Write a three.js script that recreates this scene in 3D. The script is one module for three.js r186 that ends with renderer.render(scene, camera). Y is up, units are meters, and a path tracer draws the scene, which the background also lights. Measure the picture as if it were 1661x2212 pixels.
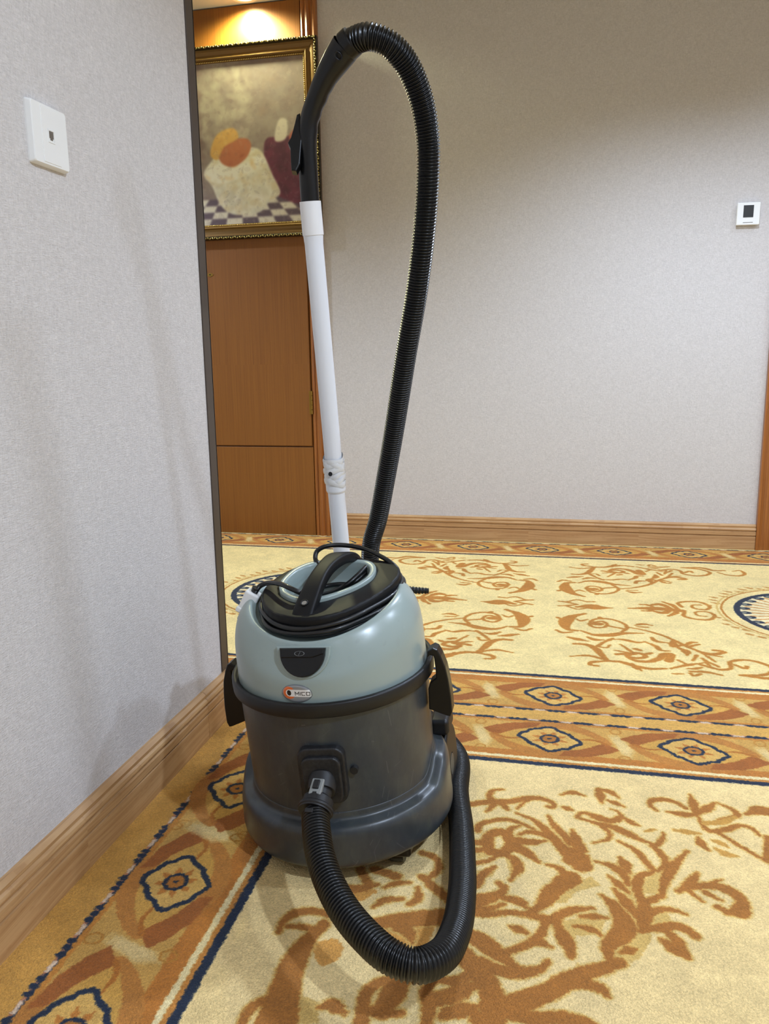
import * as THREE from 'three';
import { RoundedBoxGeometry } from 'three/addons/geometries/RoundedBoxGeometry.js';
import { mergeGeometries, toCreasedNormals } from 'three/addons/utils/BufferGeometryUtils.js';
import { TextGeometry } from 'three/addons/geometries/TextGeometry.js';
import { FontLoader } from 'three/addons/loaders/FontLoader.js';

// ------------------------------------------------------------------ camera
const IW = 1661, IH = 2212, F = 1745.95, EYE = 0.8;
const PITCH = -0.191126527, ROLL = -0.015333192, YAW = -0.219377392;
const scene = new THREE.Scene();
const camera = new THREE.PerspectiveCamera(2 * Math.atan(IH / 2 / F) * 180 / Math.PI, IW / IH, 0.02, 40);
const fwd = new THREE.Vector3(Math.sin(YAW) * Math.cos(PITCH), Math.sin(PITCH), -Math.cos(YAW) * Math.cos(PITCH));
const r0 = new THREE.Vector3(Math.cos(YAW), 0, Math.sin(YAW)), u0 = r0.clone().cross(fwd);
const camR = r0.clone().multiplyScalar(Math.cos(ROLL)).addScaledVector(u0, Math.sin(ROLL));
const camU = r0.clone().multiplyScalar(-Math.sin(ROLL)).addScaledVector(u0, Math.cos(ROLL));
camera.position.set(0, EYE, 0);
camera.quaternion.setFromRotationMatrix(new THREE.Matrix4().makeBasis(camR, camU, fwd.clone().negate()));
scene.add(camera);
const eye = camera.position.clone();

// ------------------------------------------------------------------ renderer, exposure, light plan
const renderer = new THREE.WebGLRenderer({ antialias: true });
renderer.toneMapping = THREE.LinearToneMapping;
renderer.toneMappingExposure = 0.465;
renderer.shadowMap.enabled = true;
scene.background = new THREE.Color(0x000000);
const CEIL = 2.225;
// recessed ceiling downlights: x, z, candela, half angle (degrees), label
const LAMPS = [
  [1.45, -1.5, 14, 77, 'round recessed downlight where the corridor opens into the lobby', 0xd3e4fc, 4, 0.5],
  [0.43, -2.46, 20, 67, 'round recessed downlight in the middle of the corridor ceiling', 0xd3e4fc, 3, 0.55],
  [1.25, -2.95, 4, 64, 'round recessed downlight near the grey corridor wall beside the door', 0xd3e4fc, 3, 0.4],
  [1.1, -0.05, 24, 80, 'round recessed downlight in the lobby ceiling', 0xd3e4fc, 2, 0.15],
  [0.2, 1.2, 3, 76, 'round recessed downlight at the rear of the lobby ceiling', 0xd3e4fc, 4, 0.2],
  [-1.30, -3.38, 9, 82, 'round recessed downlight over the framed painting', 0xf4f6c4, 2, 0.4],
  [-2.3, -2.6, 20, 66, 'round recessed downlight in the corridor beyond the corner', 0xd3e4fc, 3, 0.4],
];

// ------------------------------------------------------------------ helpers
let seed = 20251;
const rnd = () => { seed |= 0; seed = seed + 0x6D2B79F5 | 0; let t = Math.imul(seed ^ seed >>> 15, 1 | seed); t = t + Math.imul(t ^ t >>> 7, 61 | t) ^ t; return ((t ^ t >>> 14) >>> 0) / 4294967296; };
const V = (x, y, z) => new THREE.Vector3(x, y, z);
const lerp = (a, b, t) => a + (b - a) * t;
const clamp = (x, a, b) => Math.min(b, Math.max(a, x));
const sstep = (a, b, x) => { const t = clamp((x - a) / (b - a), 0, 1); return t * t * (3 - 2 * t); };
function ray(px, py) { return camR.clone().multiplyScalar(px - IW / 2).addScaledVector(camU, -(py - IH / 2)).addScaledVector(fwd, F).normalize(); }
const onFloor = (px, py, Y = 0) => { const d = ray(px, py); return eye.clone().addScaledVector(d, (Y - EYE) / d.y); };   // photo pixel -> point at height Y
const atDepth = (px, py, dep) => { const d = ray(px, py); return eye.clone().addScaledVector(d, dep / d.dot(fwd)); };
const taken = new Map();
function numbered(n) { const k = taken.get(n) || 0; taken.set(n, k + 1); return k ? `${n}_${String(k).padStart(3, '0')}` : n; }
function obj(name, geo, mat, parent) {
  const m = new THREE.Mesh(Array.isArray(geo) ? mergeGeometries(geo.map((g) => { const q = g.index ? g.toNonIndexed() : g; for (const k of Object.keys(q.attributes)) if (!['position', 'normal', 'uv'].includes(k)) q.deleteAttribute(k); return q; })) : geo, mat);
  m.castShadow = m.receiveShadow = true;
  if (parent) { m.name = name; parent.add(m); } else { m.name = numbered(name); scene.add(m); }
  return m;
}
function tag(o, label, category, group, kind) { o.userData.label = label; if (category) o.userData.category = category; if (group) o.userData.group = group; if (kind) o.userData.kind = kind; return o; }
function struct(o, label) { o.userData.kind = 'structure'; if (label) o.userData.label = label; return o; }
function thing(name, label, category, pos = [0, 0, 0], group) { const g = new THREE.Group(); g.name = numbered(name); g.position.set(...pos); scene.add(g); return tag(g, label, category, group); }
function metreUV(g) {           // uv in metres, by the way each face points
  g = g.index ? g.toNonIndexed() : g; const p = g.attributes.position, n = g.attributes.normal, uv = new Float32Array(p.count * 2);
  for (let i = 0; i < p.count; i++) { const ax = Math.abs(n.getX(i)), ay = Math.abs(n.getY(i)), az = Math.abs(n.getZ(i)), x = p.getX(i), y = p.getY(i), z = p.getZ(i);
    if (ay > ax && ay > az) { uv[2 * i] = x; uv[2 * i + 1] = z; } else if (ax > az) { uv[2 * i] = z; uv[2 * i + 1] = y; } else { uv[2 * i] = x; uv[2 * i + 1] = y; } }
  g.setAttribute('uv', new THREE.BufferAttribute(uv, 2)); return g;
}
function boxG(x0, x1, y0, y1, z0, z1, r = 0) { const w = x1 - x0, h = y1 - y0, d = z1 - z0; const g = r ? new RoundedBoxGeometry(w, h, d, 2, r) : new THREE.BoxGeometry(w, h, d); g.translate((x0 + x1) / 2, (y0 + y1) / 2, (z0 + z1) / 2); return metreUV(g); }
function surf(nu, nv, fn) {     // fn(u, v) -> [x, y, z, s, t]
  const pos = [], uv = [], idx = [];
  for (let j = 0; j <= nv; j++) for (let i = 0; i <= nu; i++) { const p = fn(i / nu, j / nv); pos.push(p[0], p[1], p[2]); uv.push(p[3] ?? i / nu, p[4] ?? j / nv); }
  for (let j = 0; j < nv; j++) for (let i = 0; i < nu; i++) { const a = j * (nu + 1) + i, b = a + 1, c = a + nu + 1, d = c + 1; idx.push(a, b, d, a, d, c); }
  const g = new THREE.BufferGeometry(); g.setAttribute('position', new THREE.Float32BufferAttribute(pos, 3)); g.setAttribute('uv', new THREE.Float32BufferAttribute(uv, 2)); g.setIndex(idx); g.computeVertexNormals(); return g;
}
function frames(P) {            // parallel transport along a list of points
  const T = P.map((p, i) => P[Math.min(i + 1, P.length - 1)].clone().sub(P[Math.max(i - 1, 0)]).normalize());
  let n = Math.abs(T[0].y) < 0.9 ? V(0, 1, 0) : V(1, 0, 0); n.addScaledVector(T[0], -n.dot(T[0])).normalize();
  return P.map((p, i) => { n = n.clone().addScaledVector(T[i], -n.dot(T[i])).normalize(); return { p, t: T[i], n, b: T[i].clone().cross(n) }; });
}
function sweep(points, N, rad, segs, caps = true) {    // rad(s metres, phi, u) -> radius or [a, b] along n and b
  const c = new THREE.CatmullRomCurve3(points, false, 'centripetal'); c.arcLengthDivisions = Math.max(400, N); const L = c.getLength();
  const fr = frames(c.getSpacedPoints(N)); const pos = [], uv = [], idx = [];
  fr.forEach((f, i) => { const u = i / N; for (let k = 0; k <= segs; k++) { const ph = k / segs * 2 * Math.PI; let r = rad(u * L, ph, u, L); if (!Array.isArray(r)) r = [r, r];
    const q = f.p.clone().addScaledVector(f.n, Math.cos(ph) * r[0]).addScaledVector(f.b, Math.sin(ph) * r[1]); pos.push(q.x, q.y, q.z); uv.push(k / segs, u * L); } });
  for (let i = 0; i < N; i++) for (let k = 0; k < segs; k++) { const a = i * (segs + 1) + k, b = a + 1, c2 = a + segs + 1, d = c2 + 1; idx.push(a, c2, d, a, d, b); }
  const g = new THREE.BufferGeometry(); g.setAttribute('position', new THREE.Float32BufferAttribute(pos, 3)); g.setAttribute('uv', new THREE.Float32BufferAttribute(uv, 2)); g.setIndex(idx); g.computeVertexNormals();
  const nn = g.attributes.normal;           // join the seam
  for (let i = 0; i <= N; i++) { const a = i * (segs + 1), b = a + segs, m = V(nn.getX(a) + nn.getX(b), nn.getY(a) + nn.getY(b), nn.getZ(a) + nn.getZ(b)).normalize(); nn.setXYZ(a, m.x, m.y, m.z); nn.setXYZ(b, m.x, m.y, m.z); }
  if (!caps) return g;
  const parts = [g.toNonIndexed()];
  for (const [i, sgn] of [[0, -1], [N, 1]]) { const base = i * (segs + 1), P = [], U = [], C = fr[i].p; for (let k = 0; k < segs; k++) { const A = [0, 1, 2].map((q) => pos[(base + k) * 3 + q]), B = [0, 1, 2].map((q) => pos[(base + k + 1) * 3 + q]); P.push(C.x, C.y, C.z, ...(sgn > 0 ? A : B), ...(sgn > 0 ? B : A)); U.push(0, 0, 0, 0, 0, 0); }
    const cg = new THREE.BufferGeometry(); cg.setAttribute('position', new THREE.Float32BufferAttribute(P, 3)); cg.setAttribute('uv', new THREE.Float32BufferAttribute(U, 2)); cg.computeVertexNormals(); parts.push(cg); }
  return mergeGeometries(parts);
}
function extrude(pts, depth, bevel = 0, holes = []) {
  const sh = new THREE.Shape(pts.map((p) => new THREE.Vector2(p[0], p[1]))); for (const h of holes) sh.holes.push(new THREE.Path(h.map((p) => new THREE.Vector2(p[0], p[1]))));
  const g = new THREE.ExtrudeGeometry(sh, { depth, bevelEnabled: bevel > 0, bevelThickness: bevel, bevelSize: bevel, bevelOffset: -bevel, bevelSegments: 3, curveSegments: 12, steps: 1 }); return g;
}
function closed(pts, n) { return new THREE.CatmullRomCurve3(pts.map((p) => V(p[0], 0, p[1])), true, 'catmullrom', 0.5).getSpacedPoints(n).slice(0, n).map((p) => [p.x, p.z]); }
function cylBetween(a, b, r1, r2, seg = 20) { const d = b.clone().sub(a), g = new THREE.CylinderGeometry(r2, r1, d.length(), seg); g.translate(0, d.length() / 2, 0); g.applyQuaternion(new THREE.Quaternion().setFromUnitVectors(V(0, 1, 0), d.clone().normalize())); g.translate(a.x, a.y, a.z); return g; }

// ------------------------------------------------------------------ procedural textures
function noiseGrid(n) { const a = new Float32Array(n * n); for (let i = 0; i < a.length; i++) a[i] = rnd(); return (x, y) => { x = ((x % n) + n) % n; y = ((y % n) + n) % n; const i = x | 0, j = y | 0, f = x - i, g = y - j, i2 = (i + 1) % n, j2 = (j + 1) % n, sx = f * f * (3 - 2 * f), sy = g * g * (3 - 2 * g); return lerp(lerp(a[j * n + i], a[j * n + i2], sx), lerp(a[j2 * n + i], a[j2 * n + i2], sx), sy); }; }
const N64 = noiseGrid(64), N128 = noiseGrid(128), N256 = noiseGrid(256), N512 = noiseGrid(512);
function dataTex(w, h, fn, srgb, repeatX = 1, repeatY = repeatX) {
  const d = new Uint8Array(w * h * 4);
  for (let j = 0; j < h; j++) for (let i = 0; i < w; i++) { const c = fn(i, j), k = (j * w + i) * 4; d[k] = clamp(c[0], 0, 255); d[k + 1] = clamp(c[1], 0, 255); d[k + 2] = clamp(c[2], 0, 255); d[k + 3] = 255; }
  const t = new THREE.DataTexture(d, w, h); t.wrapS = t.wrapT = THREE.RepeatWrapping; t.magFilter = THREE.LinearFilter; t.minFilter = THREE.LinearMipmapLinearFilter; t.generateMipmaps = true; if (srgb) t.colorSpace = THREE.SRGBColorSpace; t.repeat.set(repeatX, repeatY); t.needsUpdate = true; return t;
}
const g3 = (v) => [v, v, v];
// woven wallpaper: fine crossing threads, longer slubs along the roll
const weave = (i, j) => { const n = 1024; const a = N512(i / 2, j / 16 * 1) * 0.5 + N512(i / 14 + 100, j / 2) * 0.6 + N256(i / 4, j / 4) * 0.35 + N512(i / 1.0 * 0.5 + 50, j * 0.5) * 0.35; return a / 1.8; };
const wallTex = dataTex(1024, 1024, (i, j) => { const w = (weave(i, j) - 0.5), b = N64(i / 16, j / 16) - 0.5; const v = w * 44 + b * 5; return [207 + v, 202 + v, 199 + v]; }, true, 1 / 0.42);
const wallBump = dataTex(1024, 1024, (i, j) => g3(128 + (weave(i, j) - 0.5) * 260), false, 1 / 0.42);
const mWall = new THREE.MeshStandardMaterial({ map: wallTex, bumpMap: wallBump, bumpScale: 0.0010, roughness: 0.85 });
const mWhitePaint = new THREE.MeshStandardMaterial({ color: 0xdddbd4, roughness: 0.8 });
// wood: grain along v or u
function woodTex(base, dark, along, sx, amp = 1) { return dataTex(512, 1024, (i, j) => { const u = along ? i : j * 0.5, v = along ? j : i * 2; const warp = N64(u / 70, v / 700) * 16; const a = N256((u + warp) / 3.2, v / 420) * 0.55 + N512((u + warp) / 1.1, v / 190 + 30) * 0.45; const pore = N512(u * 0.9, v / 40) > 0.86 ? 0.25 : 0; const t = clamp((a - 0.3) * 1.5 + pore, 0, 1) * amp; return [lerp(base[0], dark[0], t), lerp(base[1], dark[1], t), lerp(base[2], dark[2], t)]; }, true, sx, sx / 2); }
const mSkirting = new THREE.MeshPhysicalMaterial({ map: woodTex([197, 157, 110], [165, 122, 78], false, 2.2), roughness: 0.42, clearcoat: 0.25, clearcoatRoughness: 0.35 });
const mPanel = new THREE.MeshPhysicalMaterial({ map: woodTex([139, 86, 25], [118, 68, 15], true, 2.6, 0.8), roughness: 0.5, clearcoat: 0.12, clearcoatRoughness: 0.3 });
const mCasing = new THREE.MeshPhysicalMaterial({ map: woodTex([170, 104, 44], [120, 66, 22], true, 3.5), roughness: 0.38, clearcoat: 0.3, clearcoatRoughness: 0.3 });
const mDarkTrim = new THREE.MeshStandardMaterial({ color: 0x4a3f36, roughness: 0.45, metalness: 0.1 });
const mBlack = new THREE.MeshPhysicalMaterial({ color: 0x0b0c0e, specularIntensity: 0.6, roughness: 0.34, clearcoat: 0.2, clearcoatRoughness: 0.3 });
const mMatte = new THREE.MeshPhysicalMaterial({ color: 0x0d0d0f, specularIntensity: 0.5, roughness: 0.5 });
const mHose = new THREE.MeshPhysicalMaterial({ color: 0x0c0d0e, roughness: 0.3, clearcoat: 0.12, clearcoatRoughness: 0.2 });
const mCord = new THREE.MeshPhysicalMaterial({ color: 0x0d0e10, roughness: 0.36, clearcoat: 0.15 });
const mWhite = new THREE.MeshPhysicalMaterial({ color: 0xf1f1ee, roughness: 0.35, clearcoat: 0.2 });
const mSteel = new THREE.MeshStandardMaterial({ color: 0xb8b8b4, metalness: 0.9, roughness: 0.35 });
const mBrass = new THREE.MeshStandardMaterial({ color: 0x9a7a3a, metalness: 0.9, roughness: 0.38 });

// ------------------------------------------------------------------ carpet print (flat dye on the pile), in floor metres
const RUST = '#ad7030', RUSTL = '#bd7a2f', OCHRE = '#d6a552', BAND = '#d0a052', DEEP = '#a4602a', NAVY = '#1d2a40', CREAM = '#f0d295', PALE = '#efdcae', HALL = '#f0d798';
function printCanvas(x0, z0, w, d, pw, ph, ground) {
  const c = document.createElement('canvas'); c.width = pw; c.height = ph; const g = c.getContext('2d'); g.fillStyle = ground; g.fillRect(0, 0, pw, ph);
  g.setTransform(pw / w, 0, 0, ph / d, -x0 * pw / w, -z0 * ph / d); g.lineCap = g.lineJoin = 'round'; return { c, g, x0, z0, w, d, pw, ph };
}
function ribbon(g, pts, wd, col, halo, pass) {        // tapered stroke; pts in metres [x, z], wd = [start, middle, end] in millimetres
  const cv = new THREE.CatmullRomCurve3(pts.map((p) => V(p[0], 0, p[1])), false, 'centripetal'), n = pts.length * 7, P = cv.getSpacedPoints(n), W = wd.length === 1 ? [wd[0], wd[0], wd[0]] : wd.length === 2 ? [wd[0], (wd[0] + wd[1]) / 2, wd[1]] : wd;
  for (const [extra, color, al] of halo ? [[halo * 2.1, '#e0bb70', 0.55], [halo, '#cf9a48', 0.75], [0, col, 1]] : [[0, col, 1]]) { if (pass === 1 && !extra || pass === 2 && extra) continue; g.globalAlpha = al;
    const L = [], R = [];
    P.forEach((p, i) => { const t = i / n, w = (t < 0.5 ? lerp(W[0], W[1], sstep(0, 0.5, t)) : lerp(W[1], W[2], sstep(0.5, 1, t))) / 2000 + extra / 1000; const a = P[Math.max(0, i - 1)], b = P[Math.min(n, i + 1)], dx = b.x - a.x, dz = b.z - a.z, l = Math.hypot(dx, dz) || 1; L.push([p.x - dz / l * w, p.z + dx / l * w]); R.push([p.x + dz / l * w, p.z - dx / l * w]); });
    g.fillStyle = color; g.beginPath(); L.concat(R.reverse()).forEach((q, i) => i ? g.lineTo(q[0], q[1]) : g.moveTo(q[0], q[1])); g.closePath(); g.fill();
    for (const [q, w] of [[P[0], W[0]], [P[n], W[2]]]) { g.beginPath(); g.arc(q.x, q.z, w / 2000 + extra / 1000, 0, 7); g.fill(); }
  }
  g.globalAlpha = 1;
}
function poly(g, pts, col) { g.fillStyle = col; g.beginPath(); pts.forEach((q, i) => i ? g.lineTo(q[0], q[1]) : g.moveTo(q[0], q[1])); g.closePath(); g.fill(); }
function ell(g, x, z, rx, rz, col, lw) { g.beginPath(); g.ellipse(x, z, rx, rz, 0, 0, 2 * Math.PI); if (lw) { g.strokeStyle = col; g.lineWidth = lw; g.stroke(); } else { g.fillStyle = col; g.fill(); } }
// a frame converts coordinates measured on a magnified crop of the photograph to floor metres
const crop = (ox, oy, s) => (p) => { const q = onFloor(ox + p[0] / s, oy + p[1] / s); return [q.x, q.z]; };
// border band: s runs along, t across (+ towards the field); M maps (s, t) -> floor [x, z]
function borderUnit(g, M) {
  const path = (pts) => { g.beginPath(); pts.forEach((p, i) => { const q = M(p[0], p[1]); i ? g.lineTo(q[0], q[1]) : g.moveTo(q[0], q[1]); }); g.closePath(); };
  const lens = (a, b, sh = 0, pw = 1.25) => { const o = []; for (let k = 0; k <= 40; k++) { const t = k / 40 * 2 - 1; o.push([t * a, -b * Math.pow(1 - t * t, pw) + sh * t]); } for (let k = 40; k >= 0; k--) { const t = k / 40 * 2 - 1; o.push([t * a, b * Math.pow(1 - t * t, pw) + sh * t]); } return o; };
  g.fillStyle = '#bf7f3a'; path(lens(0.128, 0.083, 0, 0.8)); g.fill();
  g.fillStyle = '#d3a04c'; path(lens(0.112, 0.052, 0, 1.0)); g.fill();
  g.fillStyle = DEEP; path([[0.112, 0.0], [0.143, 0.026], [0.118, 0.046], [0.078, 0.066], [0.02, 0.073], [0.03, 0.05], [0.07, 0.034]]); g.fill();
  path([[-0.112, 0.0], [-0.143, -0.026], [-0.118, -0.046], [-0.078, -0.066], [-0.02, -0.073], [-0.03, -0.05], [-0.07, -0.034]]); g.fill();
  for (const s of [-1, 1]) ribbon(g, [M(s * 0.06, s * -0.006), M(s * 0.09, s * -0.01), M(s * 0.116, s * 0.004)], [4, 7, 9], '#b5702c');
  // four-lobed flower outline
  const fl = []; for (let k = 0; k < 72; k++) { const a = k / 72 * 2 * Math.PI; const r = 1 + 0.085 * Math.cos(4 * a) + 0.05 * Math.cos(8 * a) + 0.015 * Math.sin(17 * a); const cx = Math.sign(Math.cos(a)) * Math.cos(a) * Math.sign(Math.cos(a)), sz = Math.sign(Math.sin(a)) * Math.sin(a) * Math.sign(Math.sin(a)); fl.push([0.057 * r * cx, 0.048 * r * sz + 0.008 * cx]); }
  g.fillStyle = '#dcae5e'; path(fl); g.fill();
  for (let k = 0; k < 8; k++) { const a = k / 8 * 2 * Math.PI + 0.3; ribbon(g, [M(0.016 * Math.cos(a), 0.016 * Math.sin(a)), M(0.036 * Math.cos(a), 0.031 * Math.sin(a))], [6, 11, 4], '#c17c35'); }
  g.strokeStyle = NAVY; g.lineWidth = 0.0088; path(fl); g.stroke();
  const ring = (rx, rz) => { const o = []; for (let k = 0; k < 32; k++) { const a = k / 32 * 2 * Math.PI; o.push([rx * Math.cos(a), rz * Math.sin(a)]); } return o; };
  g.fillStyle = '#b5732e'; path(ring(0.018, 0.017)); g.fill(); g.lineWidth = 0.006; path(ring(0.018, 0.017)); g.stroke(); g.fillStyle = NAVY; path(ring(0.0038, 0.0036)); g.fill();
  // pale crossing ribbon and the two small rings between flowers
  for (const [k2, al] of [[1.25, 0.35], [1, 0.5], [0.7, 0.5]]) { g.globalAlpha = al; g.fillStyle = '#e8cd90'; path([[0.125, -0.03], [0.142, -0.036], [0.168, 0.022], [0.16, 0.05], [0.146, 0.04]].map(([a2, b2]) => [0.147 + (a2 - 0.147) * k2, 0.008 + (b2 - 0.008) * k2])); g.fill(); } g.globalAlpha = 1;
  for (const [s, t] of [[0.138, -0.058], [0.149, 0.062]]) { g.strokeStyle = '#bb8134'; g.lineWidth = 0.0035; path(ring(0.0105, 0.0125).map((p) => [p[0] + s, p[1] + t])); g.stroke(); }
}
function borderBand(g, M, s0, s1, phase, edgeT, navyT) {
  const P = 0.288, strip = (t0, t1, col, a = s0, b = s1) => poly(g, [M(a, t0), M(b, t0), M(b, t1), M(a, t1)], col);
  strip(edgeT, navyT, BAND);
  strip(0.062, navyT - 0.02, '#c07a33'); strip(edgeT + 0.001, edgeT + 0.012, '#c68438');
  for (let k = Math.floor((s0 - phase) / P); k <= Math.ceil((s1 - phase) / P); k++) borderUnit(g, (s, t) => M(s + phase + k * P, t));
  strip(navyT - 0.026, navyT - 0.016, '#f0dba6'); strip(navyT - 0.0155, navyT - 0.006, '#c5843c'); strip(navyT - 0.0075, navyT + 0.0065, NAVY);
  // dashed outer line
  strip(edgeT - 0.006, edgeT + 0.002, '#b87a58'); strip(edgeT - 0.001, edgeT + 0.0024, NAVY);
  for (let s = s0; s < s1; s += 0.071) { strip(edgeT - 0.0055, edgeT + 0.001, '#dcc0a6', s + 0.046, s + 0.068); for (let q = 0; q < 3; q++) { const c = M(s + 0.008 + q * 0.0135, edgeT - 0.0025); ell(g, c[0], c[1], 0.0072, 0.0058, NAVY); } }
}
function finish(pc, jitter, speck) {           // yarn: every tuft takes its colour from a point nearby
  const { c, g, pw, ph } = pc; g.setTransform(1, 0, 0, 1, 0, 0); const src = g.getImageData(0, 0, pw, ph).data;
  return dataTex(pw, ph, (i, j) => {
    const wx = (N256(i / 5, j / 5) - 0.5) * jitter * 2.2, wz = (N256(i / 5 + 90, j / 5 + 40) - 0.5) * jitter * 2.2;
    let r = 0, gg = 0, b = 0; for (let q = 0; q < 3; q++) { const x = clamp(Math.round(i + wx + (rnd() - 0.5) * 2 * jitter), 0, pw - 1), y = clamp(Math.round(j + wz + (rnd() - 0.5) * 2 * jitter), 0, ph - 1), k = (y * pw + x) * 4; r += src[k]; gg += src[k + 1]; b += src[k + 2]; }
    const v = 1 + (rnd() - 0.5) * speck + (N512(i / 2.3, j / 2.3) - 0.5) * speck * 1.2 + (N64(i / 40, j / 40) - 0.5) * 0.07 + (N128(i / 12, j / 12) - 0.5) * 0.05;
    return [r / 3 * v * 0.95, gg / 3 * v * 0.95, b / 3 * (v - 0.01) * 0.95];
  }, true);
}
// --- lobby carpet
const NX0 = -0.74, NZ0 = -1.735, NS = 1.6;
const near = printCanvas(NX0, NZ0, NS, NS, 2048, 2048, CREAM);
{
  const g = near.g;
  const queue = [], T = (fr, col, halo) => (w, ...pts) => queue.push([g, pts.map(fr), w.map((q) => q * 1.18), col, halo]);
  const c1 = crop(1000, 1680, 4.885), c2 = crop(1280, 1680, 4.36), c3 = crop(960, 1900, 4.371), c4 = crop(1280, 1900, 4.36), c5 = crop(520, 1860, 3.322);
  const P = (fr, pts, col) => poly(g, pts.map(fr), col);
  // ochre shading inside the leaves
  const SH = '#dab468', OR = '#d79b4b';
  P(c2, [[330, 900], [420, 900], [440, 1160], [420, 1300], [300, 1150]], SH); P(c2, [[480, 1100], [500, 960], [600, 900], [650, 900], [640, 1080]], SH);
  P(c4, [[380, 480], [440, 500], [560, 520], [540, 600], [440, 740], [300, 810], [180, 770], [170, 700], [320, 560]], SH); P(c4, [[540, 300], [700, 310], [760, 400], [560, 450]], SH); P(c4, [[300, 300], [430, 300], [430, 500], [330, 520]], SH);
  P(c3, [[1080, 400], [1280, 360], [1520, 390], [1480, 530], [1250, 530], [1220, 600], [1100, 450]], SH); P(c3, [[1190, 900], [1250, 780], [1330, 870]], SH); P(c3, [[230, 650], [520, 800], [640, 880], [300, 760]], SH);
  P(c5, [[920, 480], [1420, 440], [1330, 610], [1130, 620]], OR); P(c5, [[430, 960], [560, 1010], [560, 1169], [420, 1169]], SH); 
  P(c1, [[430, 800], [560, 830], [560, 960], [500, 1050]], SH); P(c1, [[150, 780], [280, 760], [300, 820], [150, 860]], SH); P(c1, [[140, 980], [340, 940], [320, 1040], [150, 1080]], SH); P(c1, [[1000, 1230], [1200, 1120], [1350, 1040], [1470, 1140], [1200, 1200], [1080, 1319], [900, 1319]], SH);
  P(c5, closed([[515, 610], [600, 570], [690, 560], [735, 640], [690, 710], [580, 750], [540, 700]], 40), OR);
  let t = T(c5, OR); t([8, 26, 8], [740, 230], [850, 240], [960, 215]);
  t = T(c1, RUST, 2.2);
  t([12, 13, 6], [40, 285], [200, 262], [330, 250], [500, 250], [700, 215], [850, 225], [950, 270], [955, 310], [890, 305]); t([10, 8, 3], [300, 240], [280, 170], [330, 130], [430, 125]);
  t([14, 9, 3], [350, 250], [300, 310], [245, 360]); t([14, 4], [400, 260], [480, 340]); t([7, 4, 3], [700, 230], [620, 280], [570, 330]);
  t([9, 8, 5], [160, 560], [170, 500], [300, 455], [450, 440], [600, 475], [740, 540]); t([4, 13, 22], [570, 375], [750, 450], [880, 560], [980, 660], [1080, 770], [1200, 880]);
  t([4, 11, 10], [900, 400], [960, 500], [1060, 600], [1140, 700]); t([4, 15, 18], [1150, 550], [1190, 660], [1240, 760]); t([22, 38, 26], [1130, 780], [1220, 880], [1260, 930]);
  t([5, 10, 10], [590, 600], [700, 570], [850, 600], [1000, 680]); t([16, 14, 3], [560, 660], [720, 680], [880, 665]);
  t([16], [260, 720], [280, 610], [400, 570], [490, 640], [490, 740], [380, 800], [280, 770], [260, 720]);
  t([8, 9, 4], [480, 600], [520, 530], [600, 510]); t([22, 15, 5], [520, 720], [650, 780], [800, 890]); t([8, 15, 4], [430, 810], [540, 860], [580, 950], [500, 1085]); t([12, 12], [120, 680], [250, 690]); t([10, 10], [120, 770], [270, 750]); t([8, 8, 5], [130, 900], [250, 880], [360, 830]); t([15, 12, 6], [130, 1130], [200, 1030], [330, 940]);
  t([4, 11, 4], [880, 915], [1020, 960], [1090, 1040], [1230, 1110]); t([16, 22, 18], [1100, 1030], [1050, 1120], [920, 1200], [860, 1310]); t([8, 15, 18], [380, 1110], [430, 1170], [350, 1240], [90, 1290]); t([6, 9, 6], [420, 1260], [560, 1280], [660, 1319]);
  t([3, 10, 3], [1035, 180], [1150, 155], [1280, 190]); t([6, 10, 5], [1060, 310], [1150, 340]); t([5, 9, 8], [1200, 420], [1260, 370], [1400, 400], [1560, 450], [1640, 420]); t([5, 7, 3], [1240, 430], [1400, 480], [1530, 560], [1540, 640], [1370, 690]); t([5, 7, 5], [1400, 480], [1661, 545]);
  t = T(c2, RUST, 2.2);
  t([10, 13, 4], [60, 110], [75, 180], [90, 240]); t([6, 10, 3], [70, 110], [170, 135], [250, 190]); t([3, 10, 3], [140, 210], [220, 240], [300, 275]); t([8, 8, 2], [0, 365], [100, 400], [180, 415], [270, 375], [240, 320], [170, 295]);
  t([5, 14, 4], [0, 420], [150, 450], [320, 520], [440, 580], [570, 625]); t([3, 10, 4], [295, 375], [360, 420], [430, 450]); t([8, 10, 5], [560, 640], [650, 720], [690, 810], [610, 880]); t([7, 8, 3], [600, 640], [650, 590], [670, 520]);
  t([3, 9, 8], [240, 595], [400, 680], [500, 790], [570, 870]); t([8, 15, 4], [650, 1120], [680, 980], [760, 830], [890, 690]); t([7, 14, 10], [560, 890], [450, 930], [420, 1030], [450, 1160]);
  t([3, 13, 8], [20, 785], [180, 830], [300, 920], [330, 1000]); t([4, 16, 6], [260, 750], [310, 830], [340, 890]); t([3, 11, 5], [150, 925], [240, 1000], [330, 1080]); t([4, 14, 10], [200, 1050], [270, 1120], [340, 1220], [420, 1300]); t([3, 15, 18], [80, 1105], [200, 1200], [260, 1300]);
  t([8, 10, 8], [450, 1170], [560, 1150], [650, 1110]); t([5, 16, 6], [800, 1070], [920, 1000], [980, 900]); t([10, 6, 3], [1000, 1030], [1120, 995], [1210, 960]); t([6, 16, 9], [800, 1070], [950, 1030], [1150, 1020], [1320, 1080], [1420, 1180], [1400, 1270], [1290, 1270], [1180, 1220]); t([12, 26, 10], [1390, 1190], [1380, 1260], [1290, 1275]); t([6, 3], [900, 1060], [1040, 1170]); t([8, 3], [1060, 1080], [1220, 1160]);
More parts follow.
